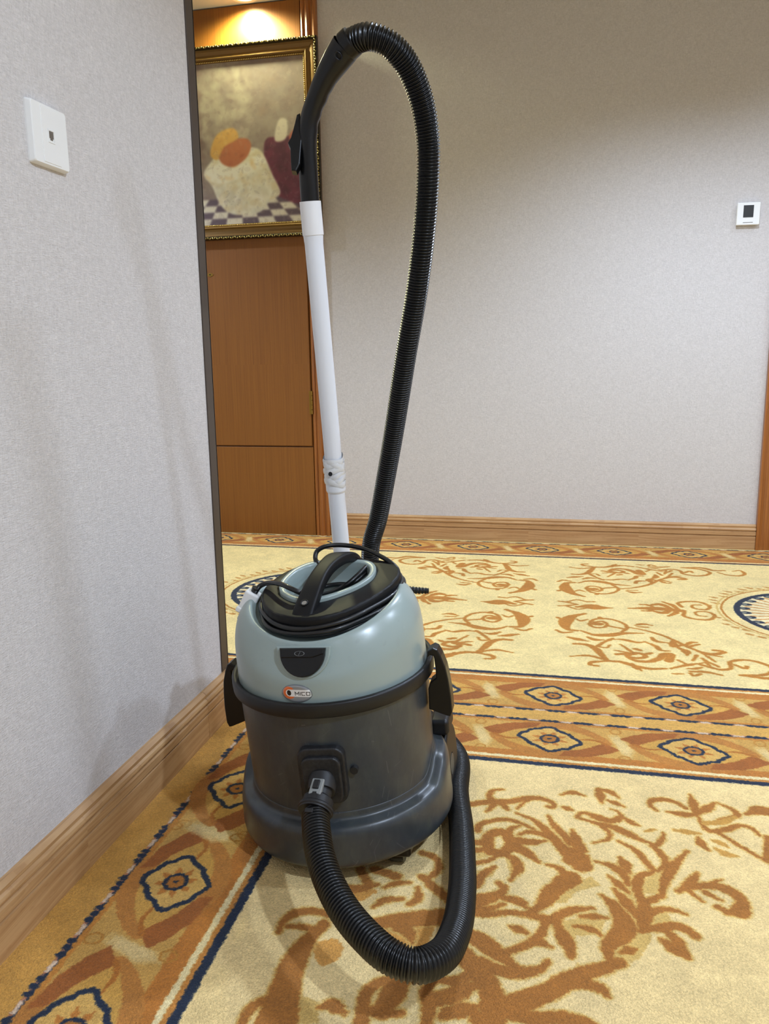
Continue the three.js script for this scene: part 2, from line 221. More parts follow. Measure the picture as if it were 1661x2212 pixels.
  t([4, 10, 5], [610, 310], [540, 260], [560, 215], [680, 205], [800, 240], [880, 290]); t([3, 14, 8], [700, 320], [850, 345], [980, 350]); t([3, 14, 8], [920, 160], [950, 250], [970, 340]); t([6, 15, 4], [980, 340], [1080, 290], [1150, 235]); t([3, 10, 6], [1180, 240], [1300, 290], [1360, 350], [1200, 400]); t([4, 10, 5], [1000, 370], [1040, 450], [1100, 500], [1250, 490], [1400, 450], [1500, 480], [1570, 540]); t([6, 6, 6], [1160, 500], [1300, 590], [1450, 680], [1661, 800]); t([6, 24, 20], [1450, 345], [1560, 310], [1661, 320], [1760, 330]); t([10, 20, 14], [1650, 560], [1690, 650], [1661, 760]); t([4, 13, 4], [990, 560], [1030, 630], [1090, 680]);
  t = T(c2, '#c79446', 1.5); t([3, 11, 3], [760, 490], [880, 510], [1010, 525]); t([3, 9, 3], [1120, 590], [1190, 610], [1270, 650]); t([3, 11, 3], [1150, 660], [1260, 720], [1360, 740]); t([3, 6, 3], [500, 505], [590, 485]); t([8, 12, 8], [1050, 430], [1200, 420], [1340, 370]);
  t = T(c4, RUST, 2.2);
  t([4, 28, 8], [80, 145], [200, 240], [280, 360], [300, 470], [220, 560], [140, 640], [165, 740], [140, 800]); t([4, 15, 5], [200, 90], [330, 230], [420, 350]); t([12, 22, 8], [470, 190], [490, 300], [460, 490]); t([8, 14, 10], [450, 480], [600, 460], [800, 440], [900, 480], [980, 540]); t([5, 14, 5], [640, 460], [760, 540], [840, 640], [910, 740]); t([6, 16, 9], [650, 560], [750, 640], [880, 720]); t([14, 9, 3], [500, 330], [650, 280], [780, 290], [890, 330]); t([3, 14, 3], [260, 690], [340, 670], [420, 650]); t([10, 15, 13], [280, 800], [150, 830], [-60, 900]); t([12, 11, 5], [0, 1000], [80, 1020], [150, 1100]);
  t = T(c3, RUST, 2.2);
  t([24, 15, 6], [200, 215], [400, 190], [520, 140], [570, 70], [530, 40]); t([20, 11, 5], [220, 290], [450, 270], [560, 230]); t([6, 11, 4], [560, 180], [680, 210], [790, 270]); t([10, 9, 14], [220, 310], [400, 330], [600, 310], [780, 330], [960, 370], [1060, 390]); t([8, 20, 28], [780, 320], [900, 260], [1000, 150], [1100, 50], [1190, -10]); t([12, 13, 4], [1000, 390], [1120, 320], [1250, 280], [1400, 270]); t([5, 11, 3], [1280, 350], [1400, 345], [1540, 360]); t([5, 10, 4], [1230, 440], [1360, 460], [1480, 525]); t([10, 19, 9], [1060, 420], [1110, 520], [1180, 640], [1200, 720]); t([10, 11, 10], [960, 400], [930, 480], [860, 570], [740, 630], [600, 680], [520, 700]); t([12, 11, 3], [840, 580], [930, 600], [1010, 640]); t([4, 13, 4], [620, 440], [700, 470], [790, 510]); t([22, 24, 10], [150, 500], [330, 570], [450, 660], [560, 740], [680, 830]); t([16, 18, 6], [340, 780], [500, 850], [680, 880], [850, 860], [930, 830], [980, 770]); t([22, 26, 28], [160, 680], [250, 800], [320, 880], [400, 980], [450, 1100], [470, 1200], [440, 1400]); t([10, 13, 11], [-40, 945], [120, 970], [220, 900], [260, 840]); t([20, 17, 5], [-40, 1130], [150, 1080], [310, 1000]); t([6, 6, 6], [-20, 1240], [120, 1200], [400, 1190]); t([10, 22, 10], [-20, 1290], [200, 1230], [280, 1270], [290, 1340]); t([28, 24, 13], [450, 1200], [650, 1180], [850, 1110], [1000, 1050], [1150, 960], [1330, 880], [1500, 830], [1661, 780]); t([16, 15, 5], [1150, 990], [1300, 980], [1420, 1010], [1540, 1100]); t([18, 17, 22], [520, 1220], [700, 1280], [900, 1310], [1100, 1310], [1350, 1390]);
  t = T(c5, RUST, 2.2);
  t([6, 13, 10], [270, 510], [310, 430], [400, 370], [530, 360], [640, 390]); t([5, 9, 9], [330, 470], [430, 470], [560, 500]); t([14, 30, 44], [600, 450], [480, 570], [400, 690], [350, 800], [310, 950], [270, 1100], [240, 1220]); t([12, 11, 9], [250, 980], [120, 1020], [40, 1100], [0, 1200]); t([6, 18, 6], [560, 1050], [650, 1035], [750, 1090]); t([15, 14, 11], [860, 1200], [880, 1060], [900, 950], [1000, 870], [1100, 840]); t([15, 28, 15], [970, 1080], [1060, 1000], [1130, 890], [1200, 820]); t([12, 8], [1000, 1100], [1160, 1090]); t([12, 15, 11], [1330, 1190], [1350, 1050], [1330, 930], [1380, 860]); t([12, 17, 13], [1400, 970], [1500, 955], [1661, 900]); t([8, 15, 15], [1460, 860], [1580, 850], [1661, 800]);
  t([14, 26, 28], [900, 450], [1050, 435], [1200, 420], [1440, 400]); t([26, 15, 4], [1150, 460], [1215, 530], [1230, 590]); t([4, 11, 5], [950, 330], [1040, 280], [1160, 270]); t([8, 11, 5], [1210, 310], [1270, 270], [1270, 190]); t([4, 9, 4], [1030, 190], [1120, 160], [1220, 155]); t([9, 9, 9], [1350, 120], [1420, 60], [1400, -20], [1300, -60]); t([10, 13, 13], [1300, 110], [1400, 200], [1500, 280]); t([16, 15, 6], [700, 190], [850, 200], [980, 170]); t([10, 12], [860, 60], [920, 170]); t([12, 14], [960, 60], [1120, 110]);
  for (const pass of [1, 2]) for (const q of queue) ribbon(...q, pass);
  // plain edge strip, border along the left wall and border along the corridor seam
  poly(g, [[-0.75, NZ0], [-0.64, NZ0], [-0.64, 0], [-0.75, 0]], '#cf9a49');
  poly(g, [[NX0, NZ0], [1, NZ0], [1, -1.69], [NX0, -1.69]], '#d8a654');
  borderBand(g, (s, t2) => [-0.571 + t2 + 0.012 * (s + 1.0) , s], -1.74, 0.0, -1.028, -0.083, 0.119);
  borderBand(g, (s, t2) => [s, -1.621 + t2], -0.46, 1.0, -0.012, -0.083, 0.112);
  borderUnit(g, (s, t2) => [-0.585 + t2, s - 1.307]);
}
const nearTex = finish(near, 2.0, 0.13); nearTex.wrapS = nearTex.wrapT = THREE.MirroredRepeatWrapping; nearTex.repeat.set(1 / NS, 1 / NS); nearTex.offset.set(-NX0 / NS, -NZ0 / NS);
// --- corridor carpet
const HX0 = -1.75, HZ0 = -3.47, HW = 3.0, HD = 1.735;
const hall = printCanvas(HX0, HZ0, HW, HD, 2048, 1184, HALL);
{
  const g = hall.g, AX = -0.042, AZ = -2.585, COL = '#bd7c30';
  const h6 = crop(1190, 1280, 3.527), h7 = crop(1190, 1190, 3.527);
  const queue = [], mirror = (fr, w, pts, both = true) => { const q = pts.map(fr); for (const mx of [0, 1]) for (const mz of both ? [0, 1] : [0]) queue.push([g, q.map(([x, z]) => [mx ? 2 * AX - x : x, mz ? 2 * AZ - z : z]), w.map((q) => q * 1.4), COL, 1.3]); };
  const t = (w, ...pts) => mirror(h6, w, pts), tc = (w, ...pts) => mirror(h6, w, pts, false), t7 = (w, ...pts) => mirror(h7, w, pts);
  t([8, 30, 8], [260, 160], [170, 180], [112, 220], [130, 280], [200, 290]); t([6, 8, 6], [40, 285], [90, 305], [160, 300]); t([8], [50, 190], [90, 205]); t([5, 18, 4], [230, 290], [320, 320], [440, 325], [560, 310], [700, 310]);
  t([7], [290, 240], [330, 205], [430, 200], [530, 225], [580, 265], [540, 300]); t([7], [290, 240], [330, 265], [400, 265], [430, 245], [390, 220], [330, 225]); t([18], [335, 238], [370, 240]); t([7], [440, 255], [550, 275]); t([4, 7, 4], [190, 200], [230, 215], [280, 205]); t([9], [370, 190], [390, 200]);
  t([5, 8, 5], [580, 262], [700, 285], [830, 320], [930, 360], [1030, 410], [1130, 450], [1250, 525]); t([4, 11, 3], [640, 250], [700, 240], [770, 250]); t([5], [660, 260], [740, 265]); t([6, 14, 4], [130, 340], [200, 355], [280, 370]); t([6, 12, 4], [280, 340], [340, 360], [400, 360]); t([8, 15, 10], [180, 390], [260, 395], [330, 420], [380, 470], [430, 520]);
  t([7], [350, 410], [420, 370], [470, 350]); t([5, 10, 5], [470, 355], [560, 360], [660, 380], [720, 375]); t([5], [350, 410], [420, 420], [450, 400]); t([4, 8, 6], [150, 485], [280, 480], [370, 500], [430, 520]); t([6, 9, 6], [430, 520], [370, 525], [310, 530], [300, 550], [360, 560]); t([8, 12, 7], [430, 520], [540, 530], [640, 560], [750, 580], [870, 580]); t([8, 14, 4], [620, 545], [650, 570], [690, 595]);
  t([4, 9], [490, 440], [570, 455], [620, 470]); t([4, 8], [530, 395], [600, 440], [640, 470]); t([10], [580, 480], [640, 460], [700, 470], [720, 490], [650, 500], [590, 490]); t([9], [640, 430], [680, 440]); t([5, 9, 4], [720, 470], [770, 460]); t([9], [500, 470], [580, 465]); t([8, 14, 17], [580, 490], [650, 520], [750, 525], [820, 505], [870, 470], [910, 470], [900, 520]); t([5, 11, 5], [730, 380], [800, 410], [840, 440], [900, 445]); t([8, 10, 4], [770, 345], [800, 370], [900, 385]);
  t([6, 16, 8], [930, 360], [940, 410], [1000, 400]); t([6, 16, 5], [970, 420], [1030, 450], [1040, 480]); t([8, 10, 5], [1030, 400], [1070, 380], [1110, 380]); t([8, 5], [1060, 410], [1130, 395]); t([6, 10, 12], [1060, 420], [1150, 455], [1240, 470], [1300, 460], [1320, 455]); t([8], [1240, 440], [1300, 445]); t([6, 4], [1180, 470], [1300, 490]); t([8, 4], [1110, 480], [1080, 520]); t([5], [1150, 500], [1210, 560]);
  t([5, 9, 4], [910, 580], [1000, 560], [1100, 545], [1170, 535]); t([5], [970, 515], [1040, 550]); t([4, 8, 4], [1040, 580], [1100, 580], [1150, 570]); t([3, 6, 3], [930, 618], [1010, 620]); t([6], [1060, 615], [1090, 635], [1140, 620]);
  t7([6, 9, 5], [750, 120], [830, 125], [900, 120]); t7([8], [830, 150], [920, 140], [980, 150], [1010, 175], [1100, 190], [1180, 185], [1210, 165], [1130, 140], [1000, 128]); t7([7], [1020, 165], [1060, 155], [1080, 165]); t7([6, 12, 8], [1000, 128], [1150, 130], [1240, 150], [1320, 150]); t7([5, 9, 5], [1270, 165], [1350, 185], [1440, 190], [1475, 175], [1440, 150], [1390, 155]); t7([6], [870, 170], [920, 150]);
  tc([10, 36, 3], [200, 110], [280, 105], [380, 115], [470, 118]); t([5, 8, 6], [60, 65], [130, 75], [200, 90]); t([6], [280, 70], [330, 70]); t([5], [120, 70], [200, 55], [270, 70]);
  tc([6, 24, 18], [595, 120], [700, 120], [850, 125], [1000, 140]); t([6, 9, 6], [680, 90], [740, 95], [780, 110]); t([6, 16, 8], [740, 100], [830, 90], [920, 125]); t([6, 12, 8], [850, 70], [920, 95], [970, 130]);
  t([8, 8, 5], [1000, 110], [970, 80], [1040, 68], [1140, 75], [1210, 110], [1180, 130], [1090, 120], [1080, 95], [1140, 95]);
  for (const pass of [1, 2]) for (const q of queue) ribbon(...q, pass);
  const cx = 0.785, R = 0.25;
  for (const mx of [0, 1]) {
    const C = mx ? 2 * AX - cx : cx;
    for (let k = 0; k < 64; k++) { const a = k / 64 * 2 * Math.PI; if (Math.abs(Math.sin(a)) < 0.12) continue; const rr = 0.315 + 0.012 * Math.sin(k * 2.1), p = [C + rr * Math.cos(a), AZ + rr * Math.sin(a)]; ribbon(g, [[p[0] - 0.012 * Math.sin(a), p[1]], [p[0] + 0.01, p[1] + 0.006], [p[0] + 0.014 * Math.sin(a + 1), p[1] - 0.006]], [6, 13, 5], '#c58c42'); }
    ell(g, C, AZ, 0.285, 0.285, COL, 0.007); ell(g, C, AZ, 0.298, 0.298, '#d9b368', 0.006);
    ell(g, C, AZ, R, R, PALE); for (let k = 0; k < 40; k++) { const a = k / 40 * 2 * Math.PI; ribbon(g, [[C + 0.05 * Math.cos(a), AZ + 0.05 * Math.sin(a)], [C + 0.214 * Math.cos(a), AZ + 0.214 * Math.sin(a)]], [3, 6, 8], '#c98a42'); }
    ell(g, C, AZ, 0.240, 0.240, NAVY, 0.019); for (let k = 0; k < 30; k++) { const a = k / 30 * 2 * Math.PI; ell(g, C + 0.218 * Math.cos(a), AZ + 0.218 * Math.sin(a), 0.017, 0.013, NAVY); ell(g, C + 0.222 * Math.cos(a), AZ + 0.222 * Math.sin(a), 0.008, 0.006, '#8a8c80'); }
    ell(g, C, AZ, 0.05, 0.05, '#b5732e'); ell(g, C, AZ, 0.05, 0.05, NAVY, 0.008);
  }
  poly(g, [[HX0, -1.80], [2, -1.80], [2, -1.7], [HX0, -1.7]], '#d8a654'); poly(g, [[HX0, -3.5], [2, -3.5], [2, -3.40], [HX0, -3.40]], '#e3cd8a');
  borderBand(g, (s, t2) => [-s, -1.846 - t2], -1.3, 1.75, 0.008, -0.083, 0.120);
  borderBand(g, (s, t2) => [s, -3.331 + t2], -1.75, 1.3, -0.073, -0.095, 0.130);
}
const hallTex = finish(hall, 1.0, 0.10); hallTex.wrapS = hallTex.wrapT = THREE.MirroredRepeatWrapping; hallTex.repeat.set(1 / HW, 1 / HD); hallTex.offset.set(-HX0 / HW, -HZ0 / HD);
const pile = dataTex(1024, 1024, (i, j) => g3(40 + 170 * (N512(i / 2.2, j / 2.2) * 0.6 + N256(i / 5, j / 5) * 0.4) + rnd() * 45), false, 1 / 0.5);
const pileMat = (map) => new THREE.MeshPhysicalMaterial({ map, bumpMap: pile, bumpScale: 0.0022, roughness: 0.95, sheen: 0.25, sheenRoughness: 0.6, sheenColor: new THREE.Color(0xfff0d0) });

// ------------------------------------------------------------------ structure
const XL = -0.7384, ZB = -3.4635, ZE = -1.631, XR = 2.3, ZF = 1.8, HXL = -3.4;
function flat(x0, x1, z0, z1) { const g = boxG(x0, x1, -0.010, 0, z0, z1); return g; }
struct(obj('floor', boxG(HXL, XR + 0.2, -0.16, -0.010, ZB - 0.1, ZF + 0.1), new THREE.MeshStandardMaterial({ color: 0x8b8780, roughness: 0.9 })));
tag(obj('carpet', flat(XL, XR, -1.734, ZF), pileMat(nearTex)), 'cream fitted carpet with large rust scrolls and bordered edge under the vacuum cleaner', 'carpet');
tag(obj('carpet', flat(HXL, XR, ZB, -1.7345), pileMat(hallTex)), 'pale corridor carpet with scrolls and navy ringed medallions before the far wall', 'carpet');
struct(obj('wall_left', boxG(XL - 0.14, XL, -0.01, CEIL, ZE, ZF), mWall));
struct(obj('wall_corridor', boxG(HXL, XL - 0.1402, -0.01, CEIL, ZE, ZE + 0.14), mWall));
struct(obj('wall_back', boxG(HXL, XR, -0.01, CEIL, ZB - 0.12, ZB), mWall));
struct(obj('wall_right', boxG(XR, XR + 0.12, -0.01, CEIL, ZB - 0.12, ZF + 0.12), mWall));
struct(obj('wall_front', boxG(XL - 0.14, XR, -0.01, CEIL, ZF, ZF + 0.12), mWall));
struct(obj('wall_end', boxG(HXL - 0.12, HXL, -0.01, CEIL, ZB - 0.12, ZE + 0.14), mWall));
struct(obj('ceiling', boxG(HXL - 0.12, XR + 0.12, CEIL, CEIL + 0.12, ZB - 0.12, ZF + 0.12), mWhitePaint));
// skirting: moulded profile (depth from wall, height) swept along the wall
const SK = [[0, 0], [0.0155, 0], [0.0155, 0.054], [0.0105, 0.0555], [0.0105, 0.0575], [0.0165, 0.0595], [0.0165, 0.0735], [0.0105, 0.0755], [0.0105, 0.0785], [0.0150, 0.0795], [0.0165, 0.0835], [0.0150, 0.088], [0.0105, 0.0905], [0.0105, 0.092], [0.0120, 0.0935], [0.0122, 0.098], [0.0095, 0.1015], [0.0055, 0.104], [0, 0.104]];
function skirting(len) { const g = extrude(SK, len); const m = toCreasedNormals(g, 0.5), p = m.attributes.position, uv = new Float32Array(p.count * 2); for (let i = 0; i < p.count; i++) { uv[2 * i] = p.getZ(i); uv[2 * i + 1] = p.getY(i) * 1.0 + p.getX(i); } m.setAttribute('uv', new THREE.BufferAttribute(uv, 2)); return m; }      // profile in x (depth), y; runs along +z
{
  const g = skirting(0.142), g2 = skirting(ZF - ZE - 0.1428); g.translate(XL, 0, ZE); g2.translate(XL, 0, ZE + 0.1428); struct(obj('baseboard_left', [g, g2], mSkirting));
  const e = skirting(0.14 + 0.012); e.rotateY(Math.PI / 2); e.rotateY(0); // runs along +x, depth to -z
  e.translate(XL - 0.14, 0, ZE); struct(obj('baseboard_end', e, mSkirting));
  const b = skirting(0.7725 + 1.018); b.rotateY(-Math.PI / 2); b.translate(0.7725, 0, ZB); struct(obj('baseboard_back', b, mSkirting));
}
// dark corner guard on the wall end
{
  const g = [boxG(XL - 0.002, XL + 0.0026, 0.106, CEIL - 0.002, ZE - 0.0025, -1.5985, 0.0008), boxG(XL - 0.06, XL + 0.0026, 0.106, CEIL - 0.002, ZE - 0.003, ZE + 0.002, 0.0008)];
  struct(obj('trim_1', g, mDarkTrim), 'dark brown corner guard on the end of the grey wall');
}
// door with moulded casing on the far wall
{
  const d = new THREE.Group(); d.name = 'door_1'; scene.add(d); struct(d, 'brown wooden door and casing at the end of the far wall');
  const prof = [[0, 0], [0.085, 0], [0.085, 0.010], [0.078, 0.016], [0.06, 0.018], [0.05, 0.014], [0.02, 0.016], [0.008, 0.024], [0, 0.022]];
  const jamb = (x, flip) => { const g = extrude(prof.map(([a, b]) => [flip ? 0.085 - a : a, b]), 2.06); g.rotateX(-Math.PI / 2); g.scale(1, 1, -1); const i = g.attributes.position; g.translate(x, 0, ZB); const q = g.index ? g.toNonIndexed() : g; const p = q.attributes.position; for (let k = 0; k < p.count; k += 3) { const a = [p.getX(k + 1), p.getY(k + 1), p.getZ(k + 1)]; p.setXYZ(k + 1, p.getX(k + 2), p.getY(k + 2), p.getZ(k + 2)); p.setXYZ(k + 2, ...a); } q.computeVertexNormals(); return metreUV(q); };
  obj('casing', jamb(0.7735, false), mCasing, d); obj('casing', jamb(1.72, true), mCasing, d); obj('casing', boxG(0.7735, 1.805, 2.06, 2.145, ZB, ZB + 0.02, 0.004), mCasing, d);
  const leaf = obj('leaf', boxG(0.859, 1.719, 0.004, 2.058, ZB, ZB + 0.006), mPanel, d); obj('handle', new THREE.CylinderGeometry(0.01, 0.01, 0.12, 16).rotateZ(Math.PI / 2).translate(0.94, 1.0, ZB + 0.05), mSteel, d);
}

// ------------------------------------------------------------------ lamps
for (const [x, z, cd, ang, label, col, soft, edge] of LAMPS) {
  const l = thing('recessed_downlight', label, 'ceiling light', [x, CEIL, z]);
  const prof = [[0.038, -0.001], [0.040, -0.004], [0.052, -0.006], [0.056, -0.003], [0.056, 0]].map((p) => new THREE.Vector2(p[0], p[1]));
  obj('trim_ring', new THREE.LatheGeometry(prof, 40), mWhite, l);
  obj('lens', new THREE.CylinderGeometry(0.0385, 0.0385, 0.003, 32).translate(0, -0.0016, 0), new THREE.MeshStandardMaterial({ color: 0xffffff, emissive: col, emissiveIntensity: 6 }), l);
  const s = new THREE.SpotLight(col, cd, 0, ang * Math.PI / 180, edge, 2); s.name = 'lamp_beam'; s.position.set(0, -0.03, 0); s.target.position.set(0, -2, 0); s.castShadow = true; s.shadow.radius = soft; l.add(s); l.add(s.target); s.target.name = 'beam_target';
}

// ------------------------------------------------------------------ wooden wall cabinet behind the painting
{
  const c = thing('wall_cabinet', 'tall brown wooden wall cabinet below and behind the framed painting', 'cabinet', [0, 0, 0]);
  const z0 = ZB, X0 = -2.05;
  obj('back_board', boxG(X0, -1.085, 0, CEIL - 0.004, z0, z0 + 0.006), mPanel, c);
  obj('lower_panel', boxG(X0, -1.0895, 0, 0.4025, z0 + 0.006, z0 + 0.020, 0.0015), mPanel, c);
  const door = obj('door', boxG(X0, -1.0935, 0.4085, 1.37, z0 + 0.006, z0 + 0.022, 0.0025), mPanel, c);
  obj('header_panel', boxG(X0, -1.0895, 1.376, CEIL - 0.004, z0 + 0.006, z0 + 0.018, 0.0015), mPanel, c);
  // keyhole plate on the door
  const kx = -1.537, ky = 1.16, kz = z0 + 0.022; const plate = extrude([[-0.017, 0], [-0.009, 0.006], [0, 0.0085], [0.009, 0.006], [0.017, 0], [0.009, -0.006], [0, -0.0085], [-0.009, -0.006]], 0.0015, 0.0004).translate(kx, ky, kz);
  obj('keyhole_plate', plate, mBrass, door); obj('keyhole', new THREE.CylinderGeometry(0.003, 0.003, 0.0012, 14).rotateX(Math.PI / 2).translate(kx, ky + 0.001, kz + 0.0022), mBlack, door);
  // fluted stile
  const fl = [[0, 0], [0, 0.018], [0.006, 0.022], [0.012, 0.018], [0.013, 0.014], [0.016, 0.014], [0.020, 0.022], [0.028, 0.026], [0.036, 0.022], [0.040, 0.015], [0.046, 0.015], [0.050, 0.024], [0.057, 0.026], [0.0635, 0.022], [0.066, 0.010], [0.066, 0]];
  const st = extrude(fl.map(([a, b]) => [a, -b]).reverse(), CEIL - 0.004); st.rotateX(-Math.PI / 2); st.translate(-1.086, 0, z0); obj('stile', metreUV(toCreasedNormals(st, 0.6)), mCasing, c);
  // hinge: barrel of knuckles and two leaves
  const h = obj('hinge', [boxG(-1.100, -1.0885, 0.550, 0.652, z0 + 0.0215, z0 + 0.0235)], mBrass, c);
  for (let k = 0; k < 5; k++) obj('knuckle', new THREE.CylinderGeometry(0.005, 0.005, 0.0185, 14).translate(-1.0875, 0.560 + k * 0.0205, z0 + 0.0265), mBrass, h);
}
// ------------------------------------------------------------------ framed painting
{
  const x1 = -1.012, x0 = -1.755, y0 = 1.302, y1 = 2.068, z0 = ZB + 0.030;
  const p = thing('framed_painting', 'gilt framed painting with dark carved edge hung on the wooden cabinet', 'painting', [(x0 + x1) / 2, y0, z0]);
  const w = x1 - x0, h = y1 - y0;
  const gold = new THREE.MeshStandardMaterial({ color: 0x7d5e30, metalness: 0.45, roughness: 0.38 }), dark = new THREE.MeshStandardMaterial({ color: 0x2c2416, metalness: 0.7, roughness: 0.35 });
  // moulding cross-section: distance from the outer edge, height above the wall side
  const prof = [[0.014, 0], [0.014, 0.020], [0.022, 0.019], [0.034, 0.012], [0.042, 0.014], [0.048, 0.020], [0.052, 0.018], [0.055, 0.010], [0.063, 0.009], [0.063, 0]];
  const rim = [[0, 0], [0, 0.022], [0.003, 0.028], [0.009, 0.028], [0.014, 0.021], [0.014, 0]];
  const side = (pr, len, a, c) => { const pos = []; for (let i = 0; i < pr.length - 1; i++) { const [d0, q0] = pr[i], [d1, q1] = pr[i + 1]; const A = [-len / 2 + d0, -d0, q0], B = [len / 2 - d0, -d0, q0], C = [len / 2 - d1, -d1, q1], D = [-len / 2 + d1, -d1, q1]; pos.push(...A, ...C, ...B, ...A, ...D, ...C); } const g = new THREE.BufferGeometry(); g.setAttribute('position', new THREE.Float32BufferAttribute(pos, 3)); g.computeVertexNormals(); g.setAttribute('uv', new THREE.Float32BufferAttribute(new Float32Array(pos.length / 3 * 2), 2)); g.rotateZ(a); g.translate(c[0], c[1], 0); return g; };
  const four = [[w, 0, [0, h]], [w, Math.PI, [0, 0]], [h, -Math.PI / 2, [w / 2, h / 2]], [h, Math.PI / 2, [-w / 2, h / 2]]];
  for (const [len, a, c] of four) {
    const m = obj('frame_moulding', side(prof, len, a, c), gold, p); obj('carved_edge', side(rim, len, a, c), dark, m);
    // carved leaves along the outer edge and a string of beads along the inner one, too small to pick apart singly
    const carve = [], beads = [], M = new THREE.Matrix4().makeRotationZ(a).setPosition(c[0], c[1], 0);
    for (let s = -len / 2 + 0.006, k = 0; s < len / 2 - 0.004; s += 0.0105, k++) { const g = new THREE.SphereGeometry(0.0042, 8, 6); g.scale(1.35, 0.75, 0.8); g.rotateZ((k % 2 ? 0.7 : -0.7)); g.translate(s, -0.0055 + (k % 3 - 1) * 0.0012, 0.028); carve.push(g.applyMatrix4(M)); }
    for (let s = -len / 2 + 0.058; s < len / 2 - 0.056; s += 0.0078) { const g = new THREE.SphereGeometry(0.0032, 8, 6); g.translate(s, -0.0585, 0.0105); beads.push(g.applyMatrix4(M)); }
    obj('carved_leaves', carve, new THREE.MeshStandardMaterial({ color: 0x9d8f5c, metalness: 0.85, roughness: 0.26 }), m).userData.kind = 'stuff'; obj('bead_string', beads, new THREE.MeshStandardMaterial({ color: 0xd9bf78, metalness: 0.8, roughness: 0.25 }), m).userData.kind = 'stuff';
  }
  // a plain still life in the same muted colours: drapery, a clay jar, a clothed table and a chequered floor
  const cw = 768, ch = 800, cv = document.createElement('canvas'); cv.width = cw; cv.height = ch; const g = cv.getContext('2d');
  g.fillStyle = '#85746c'; g.fillRect(0, 0, cw, ch);
  const dab = (x, y, r, col, a) => { g.globalAlpha = a; g.fillStyle = col; g.beginPath(); g.ellipse(x, y, r * (0.8 + rnd() * 0.7), r * (0.4 + rnd() * 0.5), rnd() * 3.1, 0, 7); g.fill(); g.globalAlpha = 1; };
  const fillDabs = (inside, cols, n, r, a) => { for (let k = 0; k < n; k++) { const x = rnd() * cw, y = rnd() * ch; if (inside(x, y)) dab(x, y, r * (0.5 + rnd()), cols[Math.floor(rnd() * cols.length)], a); } };
  fillDabs((x, y) => y < 640, ['#8d7d74', '#9a8c80', '#7c6862', '#a0937f'], 2600, 26, 0.16);
  fillDabs((x, y) => x > 190 && x < 470 && y < 420, ['#b3a891', '#a89c86', '#bfb59d'], 900, 26, 0.2);
  fillDabs((x, y) => x > 520 && x < 760 && y < 260, ['#8a7266', '#98806f', '#7d675f'], 700, 20, 0.22);
  fillDabs((x, y) => x < 190, ['#4f3234', '#6a4747', '#5a3c3c'], 800, 26, 0.2);
  for (let r = 0; r < 4; r++) for (let k = 0; k < 14; k++) { const yA = 668 + r * 33, yB = yA + 33, f = (y) => 0.8 + (y - 668) / 300; g.fillStyle = (r + k) % 2 ? '#d6cdbb' : '#5d4c56'; g.beginPath(); const X = (q, y) => 384 + (q - 7) * 76 * f(y) + 20; g.moveTo(X(k, yA), yA); g.lineTo(X(k + 1, yA), yA); g.lineTo(X(k + 1, yB), yB); g.lineTo(X(k, yB), yB); g.fill(); }
  const cloth = (pts0, cols, n, r, a) => { const pts = closed(pts0, 80); const path = new Path2D(); pts.forEach((q, i) => i ? path.lineTo(q[0], q[1]) : path.moveTo(q[0], q[1])); path.closePath(); g.save(); g.clip(path); g.fillStyle = cols[0]; g.fillRect(0, 0, cw, ch); fillDabs(() => true, cols, n, r, a); g.restore(); };
  cloth([[545, 400], [640, 385], [768, 395], [775, 690], [650, 690], [560, 610]], ['#552438', '#6a3044', '#45202f', '#722f44'], 2200, 22, 0.3);
  cloth([[600, 395], [625, 300], [670, 305], [660, 390]], ['#c9bda8', '#d8cdb8'], 500, 12, 0.3);
  cloth([[680, 395], [705, 350], [768, 355], [768, 420]], ['#a85a48', '#c8b79c'], 500, 10, 0.3);
  cloth([[300, 440], [420, 420], [520, 440], [580, 560], [620, 655], [560, 690], [500, 745], [360, 750], [285, 700], [240, 600], [196, 540], [240, 480]], ['#dcd6c2', '#cfc8b0', '#e8e3d4', '#c9b487', '#bdb7a4'], 3800, 20, 0.28);
  cloth([[200, 530], [330, 480], [520, 470], [470, 540], [290, 590]], ['#e2dccb', '#d2a765', '#cfc29c'], 900, 14, 0.3);
  cloth([[300, 420], [360, 380], [440, 375], [470, 410], [440, 470], [370, 510], [310, 495], [285, 455]], ['#b06a48', '#a35c3e', '#bd7a55', '#8f4d36'], 1000, 12, 0.3);
  cloth([[240, 440], [280, 350], [370, 320], [400, 370], [320, 410], [280, 470]], ['#c99b55', '#dcb878', '#b98746'], 600, 10, 0.3);
  g.filter = 'blur(5px)'; g.drawImage(cv, 0, 0); g.filter = 'none'; fillDabs(() => true, ['#8d7d74', '#b3a891', '#6a5550'], 900, 9, 0.10);
  const tex = new THREE.CanvasTexture(cv); tex.colorSpace = THREE.SRGBColorSpace;
  const pic = new THREE.PlaneGeometry(w - 0.122, h - 0.122); pic.translate(0, h / 2, 0.007); const slab = obj('canvas', pic, new THREE.MeshPhysicalMaterial({ map: tex, roughness: 0.55, clearcoat: 0.2, clearcoatRoughness: 0.4 }), p); slab.userData.label = 'muted still life with pale drapery over a chequered floor';
  obj('backing', boxG(-w / 2 + 0.012, w / 2 - 0.012, 0.012, h - 0.012, -0.004, 0.006), mCasing, p);
}
